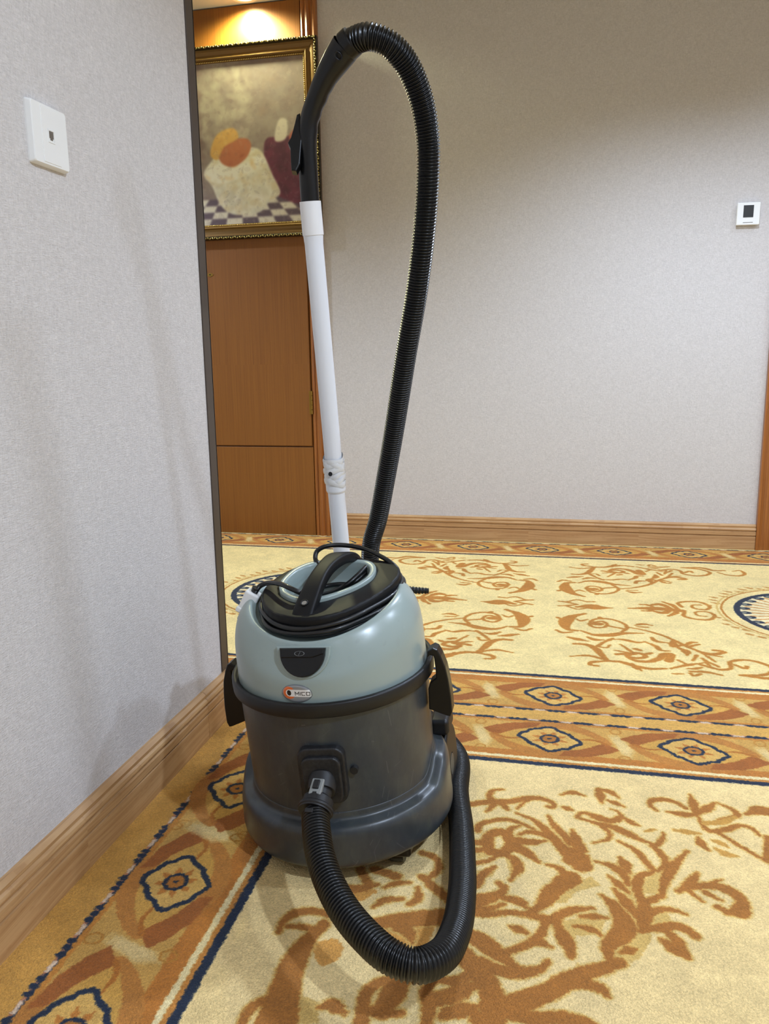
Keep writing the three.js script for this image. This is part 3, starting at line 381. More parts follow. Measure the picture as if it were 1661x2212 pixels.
// ------------------------------------------------------------------ outlet plate and thermostat
{
  const o = thing('network_outlet', 'white square outlet plate with single port on the near left wall', 'outlet', [XL, 1.073, -1.109]);
  const S = 0.0845;
  const plate = surf(4, 4, (u, v) => [0, 0, 0]);
  const lo = (a, d, r) => { const q = []; const c = a / 2 - r; for (const [sx, sy, t0] of [[1, 1, 0], [-1, 1, 90], [-1, -1, 180], [1, -1, 270]]) for (let k = 0; k <= 5; k++) { const t = (t0 + k * 18) * Math.PI / 180; q.push([sx * c + r * Math.cos(t), sy * c + r * Math.sin(t), d]); } return q; };
  const loft = (rings) => { const pos = [], n = rings[0].length; for (let i = 0; i < rings.length - 1; i++) for (let k = 0; k < n; k++) { const a = rings[i][k], b = rings[i][(k + 1) % n], c = rings[i + 1][(k + 1) % n], d = rings[i + 1][k]; pos.push(...a, ...b, ...c, ...a, ...c, ...d); } const L = rings[rings.length - 1]; for (let k = 1; k < n - 1; k++) pos.push(...L[0], ...L[k], ...L[k + 1]); const g = new THREE.BufferGeometry(); g.setAttribute('position', new THREE.Float32BufferAttribute(pos, 3)); g.computeVertexNormals(); g.setAttribute('uv', new THREE.Float32BufferAttribute(new Float32Array(pos.length / 3 * 2), 2)); return g; };
  const place = (g) => g.rotateY(Math.PI / 2).translate(0, S / 2, 0);
  obj('face_plate', place(loft([lo(S, 0, 0.003), lo(S, 0.002, 0.003), lo(S * 0.965, 0.0085, 0.004), lo(S * 0.945, 0.0098, 0.004)])), mWhite, o);
  const ins = obj('insert', place(new RoundedBoxGeometry(0.040, 0.0745, 0.001, 2, 0.0004).translate(0, 0, 0.0100)), mWhite, o);
  obj('port_frame', [[-0.0068, 0, 0.002, 0.018], [0.0068, 0, 0.002, 0.018], [0, 0.008, 0.0116, 0.002], [0, -0.008, 0.0116, 0.002]].map(([x, y, a, b]) => place(new THREE.BoxGeometry(a, b, 0.0012).translate(x, y, 0.0106))), mWhite, ins);
  obj('port_opening', place(extrude([[-0.005, 0.0065], [0.005, 0.0065], [0.005, -0.003], [0.003, -0.003], [0.003, -0.0055], [-0.003, -0.0055], [-0.003, -0.003], [-0.005, -0.003]], 0.0004).translate(0, 0, 0.0104)), new THREE.MeshStandardMaterial({ color: 0x6b6259, roughness: 0.8 }), ins);

  const t = thing('thermostat', 'white square thermostat with small dark display on the far wall', 'thermostat', [0.6635, 1.3075, ZB]); t.rotation.z = -0.012;
  obj('housing', new RoundedBoxGeometry(0.070, 0.070, 0.008, 2, 0.002).translate(0, 0, 0.004), mWhite, t);
  const face = obj('face_plate', new RoundedBoxGeometry(0.0825, 0.0815, 0.007, 3, 0.003).translate(0, 0, 0.0115), mWhite, t);
  obj('display', boxG(-0.0185, 0.0175, -0.013, 0.031, 0.0148, 0.0156), new THREE.MeshPhysicalMaterial({ color: 0x1b1c1a, roughness: 0.25, clearcoat: 0.5 }), face);
  obj('slot', boxG(-0.018, 0.0175, -0.0325, -0.0305, 0.0147, 0.0154), new THREE.MeshStandardMaterial({ color: 0x77756f, roughness: 0.7 }), face);
}

// ------------------------------------------------------------------ vacuum cleaner
const AXY = V(-0.0723, 1, 0.0467).normalize(), EX = AXY.clone().cross(V(0, 0, 1)).normalize(), EZ = EX.clone().cross(AXY);
const vac = thing('vacuum_cleaner', 'canister vacuum cleaner with pale grey lid, dark drum, black hose and upright white wand', 'vacuum cleaner', [-0.345, 0, -1.245]);
vac.quaternion.setFromRotationMatrix(new THREE.Matrix4().makeBasis(EX, AXY, EZ)); vac.updateMatrixWorld(true);
const toLocal = vac.matrixWorld.clone().invert();
const L = (p) => p.clone().applyMatrix4(toLocal);
const localRay = (px, py) => { const o = L(eye), d = L(eye.clone().add(ray(px, py))).sub(o); return [o, d]; };
const onPlane = (px, py, n, c) => { const [o, d] = localRay(px, py); return o.clone().addScaledVector(d, (c - n.dot(o)) / n.dot(d)); };
{
  const scuffCanvas = document.createElement('canvas'); scuffCanvas.width = 1024; scuffCanvas.height = 512; const sg = scuffCanvas.getContext('2d');
  sg.fillStyle = '#34393e'; sg.fillRect(0, 0, 1024, 512);
  for (let k = 0; k < 2600; k++) { sg.globalAlpha = 0.035; sg.fillStyle = rnd() > 0.5 ? '#71706a' : '#222426'; sg.beginPath(); sg.ellipse(rnd() * 1024, rnd() * 512, 4 + rnd() * 34, 3 + rnd() * 20, rnd() * 3, 0, 7); sg.fill(); }
  for (let k = 0; k < 260; k++) { sg.globalAlpha = 0.12 + rnd() * 0.3; sg.strokeStyle = rnd() > 0.3 ? '#9a978f' : '#2a2b2c'; sg.lineWidth = 0.5 + rnd(); const x = rnd() * 1024, y = rnd() * 512, a = rnd() * 6.3, l = 5 + rnd() * 34; sg.beginPath(); sg.moveTo(x, y); sg.lineTo(x + Math.cos(a) * l, y + Math.sin(a) * l); sg.stroke(); }
  sg.globalAlpha = 1; const scuff = new THREE.CanvasTexture(scuffCanvas); scuff.colorSpace = THREE.SRGBColorSpace; scuff.wrapS = scuff.wrapT = THREE.RepeatWrapping;
  const mDrum = new THREE.MeshPhysicalMaterial({ map: scuff, roughness: 0.38, clearcoat: 0.25, clearcoatRoughness: 0.3 });
  const lc = document.createElement('canvas'); lc.width = 2048; lc.height = 512; const lg = lc.getContext('2d'); lg.fillStyle = '#94a29e'; lg.fillRect(0, 0, 2048, 512);
  for (let k = 0; k < 170; k++) { lg.globalAlpha = 0.025 + rnd() * 0.05; lg.fillStyle = rnd() > 0.35 ? '#5d6764' : '#b4beb9'; lg.beginPath(); lg.ellipse(rnd() * 2048, rnd() * 400, 2 + rnd() * 16, 2 + rnd() * 9, rnd() * 3, 0, 7); lg.fill(); }
  for (let k = 0; k < 46; k++) { lg.globalAlpha = 0.15 + rnd() * 0.3; lg.strokeStyle = '#4f5856'; lg.lineWidth = 0.7 + rnd(); const x = rnd() * 2048, y = rnd() * 300, a = rnd() * 6.3, l = 6 + rnd() * 34; lg.beginPath(); lg.moveTo(x, y); lg.quadraticCurveTo(x + l * 0.5, y + rnd() * 8, x + Math.cos(a) * l, y + Math.sin(a) * l); lg.stroke(); }
  lg.globalAlpha = 1; const lidTex = new THREE.CanvasTexture(lc); lidTex.colorSpace = THREE.SRGBColorSpace;
  const mHead = new THREE.MeshPhysicalMaterial({ color: 0x94a29e, roughness: 0.34, clearcoat: 0.35, clearcoatRoughness: 0.22 }), mLid = new THREE.MeshPhysicalMaterial({ map: lidTex, roughness: 0.34, clearcoat: 0.35, clearcoatRoughness: 0.22 });
  const rimTex = dataTex(512, 512, (i, j) => { const v = N128(i / 6, j / 6) * 18 + (N512(i / 1.5, j / 1.5) > 0.8 ? 14 : 0); return [18 + v, 18 + v, 20 + v]; }, true, 4);
  const mRim = new THREE.MeshPhysicalMaterial({ map: rimTex, color: 0xa8a8a8, roughness: 0.46 });
  const TH = (u) => -Math.PI + u * 2 * Math.PI;       // seam at the back; 0 faces the inlet side
  const PT = (r, y, th) => [r * Math.sin(th), y, r * Math.cos(th)];
  // drum
  obj('drum', surf(96, 14, (u, v) => { const th = TH(u), y = lerp(0.09, 0.288, v); return [...PT(lerp(0.1545, 0.158, v), y, th), u * 2, y * 2]; }), mDrum, vac);
  // base skirt with raised rear fenders
  const fender = (th) => sstep(1.25, 1.62, Math.abs(th)) * (1 - sstep(2.15, 2.5, Math.abs(th)));
  const base = (th) => { const f = fender(th), h = 0.103 + 0.030 * f; return [[0.120, 0.036], [0.168, 0.034], [0.1785, 0.038], [0.1812, 0.048], [0.1806, 0.064], [0.1798, h - 0.024], [0.178, h - 0.011], [0.1735, h - 0.003], [0.167, h], [0.160, h + 0.002], [0.1568, h + 0.006], [0.1555, h + 0.014], [0.152, h + 0.014]]; };
  obj('base_skirt', surf(144, 48, (u, v) => { const th = TH(u), P = base(th), q = v * (P.length - 1), i = Math.min(P.length - 2, Math.floor(q)), f = q - i; const a = P[Math.max(0, i - 1)], b = P[i], c = P[i + 1], d = P[Math.min(P.length - 1, i + 2)]; const cr = (k) => 0.5 * (2 * b[k] + (c[k] - a[k]) * f + (2 * a[k] - 5 * b[k] + 4 * c[k] - d[k]) * f * f + (3 * b[k] - a[k] - 3 * c[k] + d[k]) * f * f * f); return [...PT(cr(0), cr(1), th), u * 2, v * 0.4]; }), mDrum, vac);
  obj('underside', new THREE.CylinderGeometry(0.150, 0.13, 0.03, 48).translate(0, 0.045, 0), mBlack, vac);
  // front castors and rear wheels; each rests on the floor
  const down = (x, z) => { const w = V(x, 0, z).applyMatrix4(vac.matrixWorld); return -w.y / AXY.y; };      // local height of the floor under (x, z)
  for (const [x, z] of [[-0.088, 0.104], [0.104, 0.096]]) { const y0 = down(x, z); const cs = obj('castor', new RoundedBoxGeometry(0.052, 0.034, 0.05, 2, 0.006).translate(x, 0.036 , z), mBlack, vac); obj('castor_wheel', new THREE.CylinderGeometry(0.017, 0.017, 0.022, 24).rotateZ(Math.PI / 2).translate(x, y0 + 0.0186, z), mBlack, cs); }
  for (const s of [-1, 1]) { const x = s * 0.160, z = -0.100, y0 = down(x, z), R = 0.073; const tyre = new THREE.LatheGeometry([[0.02, -0.009], [0.064, -0.009], [0.070, -0.008], [0.073, -0.004], [0.073, 0.004], [0.070, 0.008], [0.064, 0.009], [0.02, 0.009]].map((p) => new THREE.Vector2(...p)), 48).rotateZ(Math.PI / 2).translate(x, y0 + R + 0.0005, z); const wh = obj('wheel', tyre, mRim, vac); obj('hub', new THREE.CylinderGeometry(0.019, 0.019, 0.019, 32).rotateZ(Math.PI / 2).translate(x, y0 + R, z), mDrum, wh); obj('wheel_housing', new RoundedBoxGeometry(0.034, 0.03, 0.06, 3, 0.008).translate(s * 0.158, 0.146, -0.092), mRim, vac); }
  // rim band
  obj('rim_band', new THREE.LatheGeometry([[0.150, 0.281], [0.1655, 0.281], [0.1680, 0.2835], [0.1684, 0.293], [0.1680, 0.3015], [0.1655, 0.3045], [0.1600, 0.3035], [0.1590, 0.300], [0.150, 0.300]].map((p) => new THREE.Vector2(...p)), 128), mRim, vac);
  // head: rounded at the sides, a slanting face at the front
  const SIDE = [[0.1570, 0.298], [0.1566, 0.318], [0.1560, 0.342], [0.1550, 0.364], [0.1520, 0.383], [0.1450, 0.399], [0.1345, 0.410], [0.1265, 0.4135], [0.1215, 0.4125], [0.117, 0.407], [0.112, 0.400], [0.104, 0.397], [0.097, 0.399], [0.094, 0.406], [0.093, 0.416]];
  const FRONT = [[0.1570, 0.298], [0.1566, 0.314], [0.1560, 0.329], [0.1535, 0.340], [0.1470, 0.353], [0.1410, 0.365], [0.1345, 0.379], [0.1305, 0.3860], [0.1265, 0.3875], [0.1225, 0.3845], [0.117, 0.381], [0.106, 0.382], [0.097, 0.387], [0.094, 0.398], [0.093, 0.411]];
  const headPt = (th, q) => { const w = Math.pow(Math.max(0, Math.cos(th)), 1.8), n = SIDE.length - 1, i = Math.min(n - 1, Math.floor(q * n)), f = q * n - i; const at = (k) => { const kk = clamp(k, 0, n); const lift = 0.018 * (1 - Math.cos(th)) / 2 * sstep(3, 8, kk); return [lerp(SIDE[kk][0], FRONT[kk][0], w), lerp(SIDE[kk][1], FRONT[kk][1], w) + lift]; }; const a = at(i - 1), b = at(i), c = at(i + 1), d = at(i + 2); const cr = (k) => 0.5 * (2 * b[k] + (c[k] - a[k]) * f + (2 * a[k] - 5 * b[k] + 4 * c[k] - d[k]) * f * f + (3 * b[k] - a[k] - 3 * c[k] + d[k]) * f * f * f); return [cr(0), cr(1)]; };
  const head = obj('lid', surf(144, 84, (u, v) => { const th = TH(u), [r, y] = headPt(th, v); return PT(r, y, th); }), mLid, vac); head.userData.label = 'pale grey lid';
  // cord-wrap ring around an open bowl; both lie in a plane that falls towards the front
  const SL = 0.12, YC = 0.435; const tilt = new THREE.Matrix4().makeShear(0, 0, 0, 0, 0, 0); const lay = (g, y) => { const p = g.attributes.position; for (let i = 0; i < p.count; i++) { const x = p.getX(i), z = -p.getY(i), h = p.getZ(i); p.setXYZ(i, x, y + h - SL * z, z); } g.computeVertexNormals(); return g; };
  const OUT = closed([[-0.103, 0.012], [-0.084, 0.064], [-0.049, 0.099], [0.006, 0.113], [0.055, 0.093], [0.099, 0.036], [0.119, -0.026], [0.113, -0.066], [0.086, -0.094], [0.037, -0.11], [-0.024, -0.113], [-0.078, -0.076], [-0.1, -0.03]], 96);
  const BWL = closed([[-0.070, 0.020], [-0.079, -0.014], [-0.069, -0.064], [-0.037, -0.092], [0.031, -0.092], [0.062, -0.080], [0.076, -0.052], [0.074, -0.014], [0.050, 0.026], [0.008, 0.058], [-0.030, 0.057], [-0.058, 0.038]], 96);
  const ringG = extrude(OUT.map(([x, z]) => [x, -z]), 0.010, 0.004, [BWL.map(([x, z]) => [x, -z]).reverse()]); obj('cord_wrap_ring', toCreasedNormals(lay(ringG, YC - 0.016), 0.6), mMatte, vac);
  const cb = [0, -0.018]; const bowlRow = [[1.01, -0.012], [1.01, 0.001], [0.99, 0.0035], [0.90, 0.0032], [0.865, 0.000], [0.85, -0.010], [0.84, -0.026], [0.74, -0.040], [0.5, -0.045], [0.02, -0.046]];
  obj('bowl', surf(96, bowlRow.length - 1, (u, v) => { const [s, dy] = bowlRow[Math.round(v * (bowlRow.length - 1))], q = BWL[Math.round(u * 96) % 96], x = cb[0] + (q[0] - cb[0]) * s, z = cb[1] + (q[1] - cb[1]) * s; return [x, YC + dy - SL * z, z]; }), mHead, vac);
  // carrying handle bridging the bowl
  { const pts = [V(-0.008, 0.4120, 0.098), V(-0.007, 0.4210, 0.088), V(-0.005, 0.4320, 0.070), V(-0.002, 0.445, 0.046), V(0.001, 0.4555, 0.016), V(0.005, 0.4615, -0.02), V(0.009, 0.4610, -0.058), V(0.013, 0.4545, -0.088), V(0.015, 0.443, -0.104), V(0.016, 0.430, -0.110)];
    const c = new THREE.CatmullRomCurve3(pts, false, 'centripetal'), N = 40, P = c.getSpacedPoints(N); const g = surf(24, N, (u, v) => { const i = Math.round(v * N), p = P[i], tn = P[Math.min(N, i + 1)].clone().sub(P[Math.max(0, i - 1)]).normalize(), side = V(1, 0, 0), up = tn.clone().cross(side).normalize().multiplyScalar(-1); const a = u * 2 * Math.PI, e = (x) => Math.sign(x) * Math.pow(Math.abs(x), 0.45); const w = v < 0.45 ? lerp(0.0175, 0.0145, sstep(0, 0.45, v)) : lerp(0.0145, 0.023, sstep(0.45, 0.95, v)), h = 0.0095; const q = p.clone().addScaledVector(side, e(Math.cos(a)) * w).addScaledVector(up, e(Math.sin(a)) * h); return [q.x, q.y, q.z]; });
    const hd = obj('carry_handle', g, mMatte, vac); const scr = V(-0.0065, 0.4335, 0.0855); obj('screw_hole', new THREE.TorusGeometry(0.0052, 0.0012, 8, 24).rotateX(-Math.PI / 2 + 0.55).translate(scr.x, scr.y + 0.0012, scr.z + 0.0006), mBlack, hd); obj('screw', new THREE.CylinderGeometry(0.0042, 0.0042, 0.002, 20).rotateX(0.55).translate(scr.x, scr.y + 0.0004, scr.z), mSteel, hd);
  }
  // switch: half-round rocker on the slanting face
  { const th0 = 0.03, face = (x, s) => { const th = Math.asin(clamp(x / 0.14, -1, 1)); const [r, y] = headPt(th, s); return V(r * Math.sin(th), y, r * Math.cos(th)); };
    const org = face(0.004, 5.1 / 14), a = face(0.004, 4.3 / 14), b = face(0.004, 5.9 / 14), up = b.clone().sub(a).normalize(), right = V(1, 0, 0), nrm = right.clone().cross(up).normalize(); const M = new THREE.Matrix4().makeBasis(right, up, nrm).setPosition(org.clone().add(V(-0.003, -0.0035, 0.0015)));
    const D = (w, h, k = 1) => { const o = [[-w, h * 0.42], [w, h * 0.42]]; for (let i = 0; i <= 18; i++) { const t = -i / 18 * Math.PI; o.push([w * 0.985 * Math.cos(t), h * 0.30 + h * 0.88 * Math.sin(t)]); } return o; };
    obj('switch_surround', extrude(D(0.0425, 0.049), 0.010, 0.0016).translate(0, 0.001, -0.0095).applyMatrix4(M), mHead, vac);
    const sw = obj('power_switch', extrude(D(0.0358, 0.043), 0.008, 0.0014).translate(0, 0.0008, -0.002).applyMatrix4(M), mBlack, vac); sw.userData.label = 'black half-round power switch';
    obj('switch_ledge', extrude([[-0.0345, 0.0178], [0.0345, 0.0178], [0.0335, 0.010], [0.016, 0.0045], [-0.0325, 0.0045]], 0.004, 0.0015).translate(0, 0, 0.0045).applyMatrix4(M), mBlack, sw);
    obj('power_symbol', [new THREE.TorusGeometry(0.0055, 0.00045, 6, 32).scale(1.35, 0.62, 1).translate(-0.003, 0.0105, 0.0101), new THREE.CylinderGeometry(0.0004, 0.0004, 0.006, 6).rotateZ(-0.5).translate(-0.003, 0.0105, 0.0101)].map((g) => g.applyMatrix4(M)), new THREE.MeshStandardMaterial({ color: 0x6d7072, roughness: 0.4 }), sw);
  }
  // badge
  { const bc = document.createElement('canvas'); bc.width = 512; bc.height = 308; const g = bc.getContext('2d'); g.fillStyle = '#8f9396'; g.fillRect(0, 0, 512, 308);
    const og = '#e0703a'; g.strokeStyle = og; g.lineWidth = 52; g.beginPath(); g.arc(140, 138, 78, 0.55, 2 * Math.PI - 0.75); g.stroke();
    g.fillStyle = '#e9ebec'; g.beginPath(); g.moveTo(140, 82); g.lineTo(482, 82); g.lineTo(497, 200); g.lineTo(140, 200); g.arc(140, 141, 59, Math.PI / 2, -Math.PI / 2); g.fill(); g.fillStyle = '#17181a'; g.beginPath(); g.ellipse(136, 140, 36, 46, 0, 0, 7); g.fill();
    g.strokeStyle = '#1c1d20'; g.lineWidth = 11; g.lineJoin = 'miter'; const ln = (...p) => { g.beginPath(); p.forEach((q, i) => i ? g.lineTo(...q) : g.moveTo(...q)); g.stroke(); };
    ln([240, 178], [240, 120], [270, 156], [300, 120], [300, 178]); ln([324, 116], [324, 178]); ln([402, 121], [348, 121], [348, 173], [402, 173]); g.beginPath(); g.rect(422, 121, 54, 52); g.stroke();
    g.strokeStyle = '#5b6064'; g.lineWidth = 8; g.beginPath(); g.ellipse(256, 154, 250, 148, 0, 0, 7); g.stroke();
    const t = new THREE.CanvasTexture(bc); t.colorSpace = THREE.SRGBColorSpace; const cx = -0.0105 / 0.157, cy = 0.3170, A = 0.0246, B = 0.0146;
    const rows = 8; const geo = surf(48, rows, (u, v) => { const a = u * 2 * Math.PI, q = v, x = A * q * Math.cos(a), y = B * q * Math.sin(a), th = cx + x / 0.157; const R = 0.1582 - (q > 0.99 ? 0.0016 : 0); return [R * Math.sin(th), cy + y, R * Math.cos(th), 0.5 + 0.5 * q * Math.cos(a), 0.5 + 0.5 * q * Math.sin(a)]; }); const ix = geo.index.array; for (let i = 0; i < ix.length; i += 3) { const s = ix[i]; ix[i] = ix[i + 1]; ix[i + 1] = s; } geo.computeVertexNormals();
    const bd = obj('badge', geo, new THREE.MeshPhysicalMaterial({ map: t, roughness: 0.3, metalness: 0.15, clearcoat: 0.4 }), vac); bd.userData.label = 'oval maker badge with orange ring';
  }
  // side latches
  const LR = [[0.1641, 0.3182], [0.1696, 0.3232], [0.1752, 0.3215], [0.1765, 0.3015], [0.1760, 0.2841], [0.1655, 0.2757], [0.1618, 0.2649], [0.1602, 0.2294], [0.1881, 0.2180], [0.1945, 0.2166], [0.1980, 0.2251], [0.1980, 0.2529], [0.1959, 0.2803], [0.1930, 0.3015], [0.1870, 0.3210], [0.1817, 0.3324], [0.1755, 0.3354], [0.1660, 0.3302]];
  for (const s of [1, -1]) { const o = s > 0 ? -0.004 : -0.029; const pts = LR.map(([x, y]) => [s * x, y + o]); if (s < 0) pts.reverse(); const la = obj('latch', extrude(pts, 0.022, 0.002).translate(0, 0, -0.002), mBlack, vac);
    obj('rivet', new THREE.CylinderGeometry(0.0022, 0.0022, 0.002, 14).rotateX(Math.PI / 2).translate(s * 0.174, 0.232 + o, 0.0205), mSteel, la); }
  // inlet: stepped plate, socket
  const IN = new THREE.Matrix4().makeRotationY(0.105); const inlet = (g) => g.applyMatrix4(IN);
  const rr = (w, h, r) => { const o = []; for (const [sx, sy, t0] of [[1, 1, 0], [-1, 1, 90], [-1, -1, 180], [1, -1, 270]]) for (let k = 0; k <= 5; k++) { const t = (t0 + k * 18) * Math.PI / 180; o.push([sx * (w / 2 - r) + r * Math.cos(t), sy * (h / 2 - r) + r * Math.sin(t)]); } return o; };
  const mInlet = new THREE.MeshPhysicalMaterial({ map: rimTex, color: 0xffffff, roughness: 0.5 });
  const pl = obj('inlet_plate', inlet(extrude(rr(0.072, 0.092, 0.016), 0.020, 0.003).translate(0, 0.187, 0.145)), mInlet, vac); obj('inlet_step', inlet(extrude(rr(0.060, 0.076, 0.013), 0.012, 0.003).translate(0, 0.183, 0.160)), mInlet, pl); obj('inlet_socket', inlet(new THREE.CylinderGeometry(0.0205, 0.0225, 0.022, 40).rotateX(Math.PI / 2 + 0.5).translate(0, 0.178, 0.176)), mInlet, pl);
  obj('screw_boss', inlet(new THREE.CylinderGeometry(0.006, 0.0065, 0.012, 20).rotateX(Math.PI / 2).translate(0.0465, 0.188, 0.150)), mInlet, vac);
  // strain relief at the back of the lid
  { const a = V(0.112, 0.386, -0.108), b = V(0.148, 0.378, -0.124); const P = [a, a.clone().lerp(b, 0.5), b]; obj('cord_strain_relief', sweep(P, 48, (s, ph, u) => (0.0072 - 0.0018 * u) * (Math.sin(u * 44) > 0 ? 1 : 0.84), 16), mBlack, vac); }

  // ---- hose and wand, placed in the room and then taken into the cleaner's own frame
  const W = (g) => g.applyMatrix4(toLocal);
  const partW = (n, g, m, parent = vac) => obj(n, W(g), m, parent);
  const HR = 0.0208;
  // inlet elbow axis: from the socket down to the collar
  const e0 = V(0.019, 0.176, 0.178).applyMatrix4(vac.matrixWorld), e1 = onFloor(681, 1752, 0.150);
  const low = [[681, 1757, 0.148], [684, 1800, 0.139], [692, 1850, 0.128], [712, 1908, 0.116], [745, 1968, 0.106], [790, 2022, 0.099], [842, 2066, 0.094], [897, 2086, 0.089], [952, 2066, 0.080], [985, 2008, 0.064], [998, 1926, 0.046], [999, 1855, 0.034], [996, 1784, 0.027], [988, 1713, 0.026]].map((q) => onFloor(...q));
  const up = [[800, 1190, 1.84], [817, 1120, 1.79], [834, 1030, 1.73], [853, 920, 1.66], [878, 760, 1.56], [900, 630, 1.49], [916, 500, 1.43], [924, 390, 1.39], [924, 300, 1.36], [910, 215, 1.325], [880, 140, 1.29], [840, 95, 1.265], [800, 79, 1.262], [774, 84, 1.272], [757, 93, 1.282]].map((q) => atDepth(...q));
  const back = [V(-0.185, 0.0255, -1.455), V(-0.245, 0.030, -1.56), V(-0.335, 0.055, -1.68), V(-0.415, 0.15, -1.765)];
  const path = [...low, ...back, ...up];
  const len = new THREE.CatmullRomCurve3(path, false, 'centripetal').getLength(), pitch = 0.0053, NN = Math.round(len / pitch * 7);
  const hose = partW('hose', sweep(path, NN, (s, ph) => HR - 0.0036 * Math.pow(0.5 + 0.5 * Math.cos(2 * Math.PI * s / pitch - ph), 0.9), 20), mHose); hose.userData.label = 'black ribbed suction hose';
  // hose cuff with grey catch
  { const d = e1.clone().sub(e0), P = [e0, e0.clone().addScaledVector(d, 0.35), e0.clone().addScaledVector(d, 0.7), e1.clone().addScaledVector(d, 0.08)];
    const prof = (u) => u < 0.40 ? 0.0170 : u < 0.5 ? lerp(0.0170, 0.0218, (u - 0.4) / 0.1) : u < 0.80 ? 0.0228 : u < 0.83 ? 0.0262 : u < 0.93 ? 0.0266 : 0.0250; const cuff = partW('hose_cuff', sweep(P, 60, (s, ph, u) => prof(u), 32), mInlet);
    const mCatch = new THREE.MeshPhysicalMaterial({ color: 0x8d8f8c, roughness: 0.45 }); const ct = atDepth(687, 1668, e0.clone().sub(eye).dot(fwd) - 0.014), dir = d.clone().normalize(), z = ct.clone().sub(e0); z.addScaledVector(dir, -z.dot(dir)).normalize(); const M = new THREE.Matrix4().makeBasis(dir.clone().cross(z), dir, z);
    const at = (g, s, h) => g.applyMatrix4(M.clone().setPosition(e0.clone().addScaledVector(dir, s).addScaledVector(z, h)));
    partW('catch', at(new RoundedBoxGeometry(0.019, 0.026, 0.007, 2, 0.002), 0.012, 0.0190), mCatch, cuff); partW('catch_button', at(new RoundedBoxGeometry(0.009, 0.014, 0.004, 2, 0.001), 0.010, 0.0240), mInlet, cuff); partW('rivet', at(new THREE.SphereGeometry(0.003, 14, 10), 0.029, 0.0185), mSteel, cuff); partW('catch_tab', at(new RoundedBoxGeometry(0.012, 0.007, 0.003, 2, 0.001), 0.052, 0.0232), mInlet, cuff);
  }
  // wand
  const mTube = new THREE.MeshPhysicalMaterial({ color: 0xe2e5eb, roughness: 0.38, clearcoat: 0.2, clearcoatRoughness: 0.3 }), mTubeW = new THREE.MeshPhysicalMaterial({ color: 0xe9e9ea, roughness: 0.4, clearcoat: 0.2 });
  const wt = atDepth(670, 436, 1.388), wm = atDepth(723, 1024, 1.543), dirW = wm.clone().sub(wt).normalize();
  const onW = (s) => wt.clone().addScaledVector(dirW, s), Lm = wm.distanceTo(wt), Lf = (0.012 - wt.y) / dirW.y;
  const tube = (s0, s1, prof) => { const pts = [onW(s0), onW((s0 + s1) / 2), onW(s1)]; return sweep(pts, 40, (s, ph, u) => prof(u), 36); };
  const kS = 0.0575;
  const upper = partW('upper_tube', tube(0, Lm - 0.022, (u) => { const s = u * (Lm - 0.022); return s < kS - 0.004 ? 0.0182 : s < kS + 0.004 ? lerp(0.0182, 0.0163, (s - kS + 0.004) / 0.008) : 0.0163; }), mTube); partW('tube_collar', tube(-0.0005, kS - 0.003, () => 0.01845), mTubeW, upper);
  const lowerT = partW('lower_tube', tube(Lm - 0.03, Lf, (u) => { const s = Lm - 0.03 + u * (Lf - Lm + 0.03); return 0.0163; }), mTube);
  partW('joint_sleeve', tube(Lm - 0.026, Lm + 0.036, (u) => u > 0.93 ? lerp(0.0190, 0.0166, (u - 0.93) / 0.07) : 0.0190), mTube, lowerT);
  { const mTape = new THREE.MeshPhysicalMaterial({ color: 0xd9dadb, roughness: 0.28, clearcoat: 0.6, transparent: false }); const rings = []; for (let k = 0; k < 7; k++) { const s0 = Lm - 0.030 + k * 0.0072; const pts = []; for (let i = 0; i <= 40; i++) { const a = i / 40 * 2 * Math.PI + k; pts.push([a, s0 + 0.004 * Math.sin(a + k * 1.3) + 0.0016 * Math.sin(3 * a + k)]); } const n1 = V(1, 0, 0).addScaledVector(dirW, -dirW.x).normalize(), b1 = dirW.clone().cross(n1); rings.push(surf(40, 3, (u, v) => { const q = pts[Math.round(u * 40)], a = q[0], rad = 0.0193 + 0.00035 * k % 0.0012 + (v === 0 || v === 1 ? -0.0002 : 0.0007) + 0.0006 * Math.sin(5 * a + k * 2); const p = onW(q[1] + (v - 0.5) * 0.011).addScaledVector(n1, Math.cos(a) * rad).addScaledVector(b1, Math.sin(a) * rad); return [p.x, p.y, p.z]; })); }
    const tp = partW('tape_wrap', mergeGeometries(rings), mTape, lowerT); tp.userData.label = 'crinkled clear tape around the tube joint';
    for (const [a, l] of [[-1, 0.010], [1, 0.008]]) { const b = atDepth(723 + a * 20, 993, 1.535); partW('tape_flap', new THREE.ConeGeometry(0.003, l, 5).scale(1, 1, 0.3).rotateZ(-a * 0.7).translate(b.x, b.y, b.z), mTape, lowerT); }
    const dot = atDepth(713.5, 1024, 1.520), tc = dot.clone().sub(wm); const q = new THREE.Quaternion().setFromUnitVectors(V(0, 0, 1), eye.clone().sub(dot).normalize()); partW('pin_hole', new THREE.CircleGeometry(0.0038, 20).scale(1, 1.1, 1).applyQuaternion(q).translate(dot.x, dot.y, dot.z), mBlack, lowerT); }
  { const b = onW(Lf); const fl = partW('floor_nozzle', new RoundedBoxGeometry(0.25, 0.030, 0.075, 3, 0.010).translate(b.x, 0.0155, b.z - 0.030), mBlack); partW('nozzle_neck', cylBetween(onW(Lf - 0.085), onW(Lf - 0.004), 0.019, 0.021, 28), mBlack, fl); }
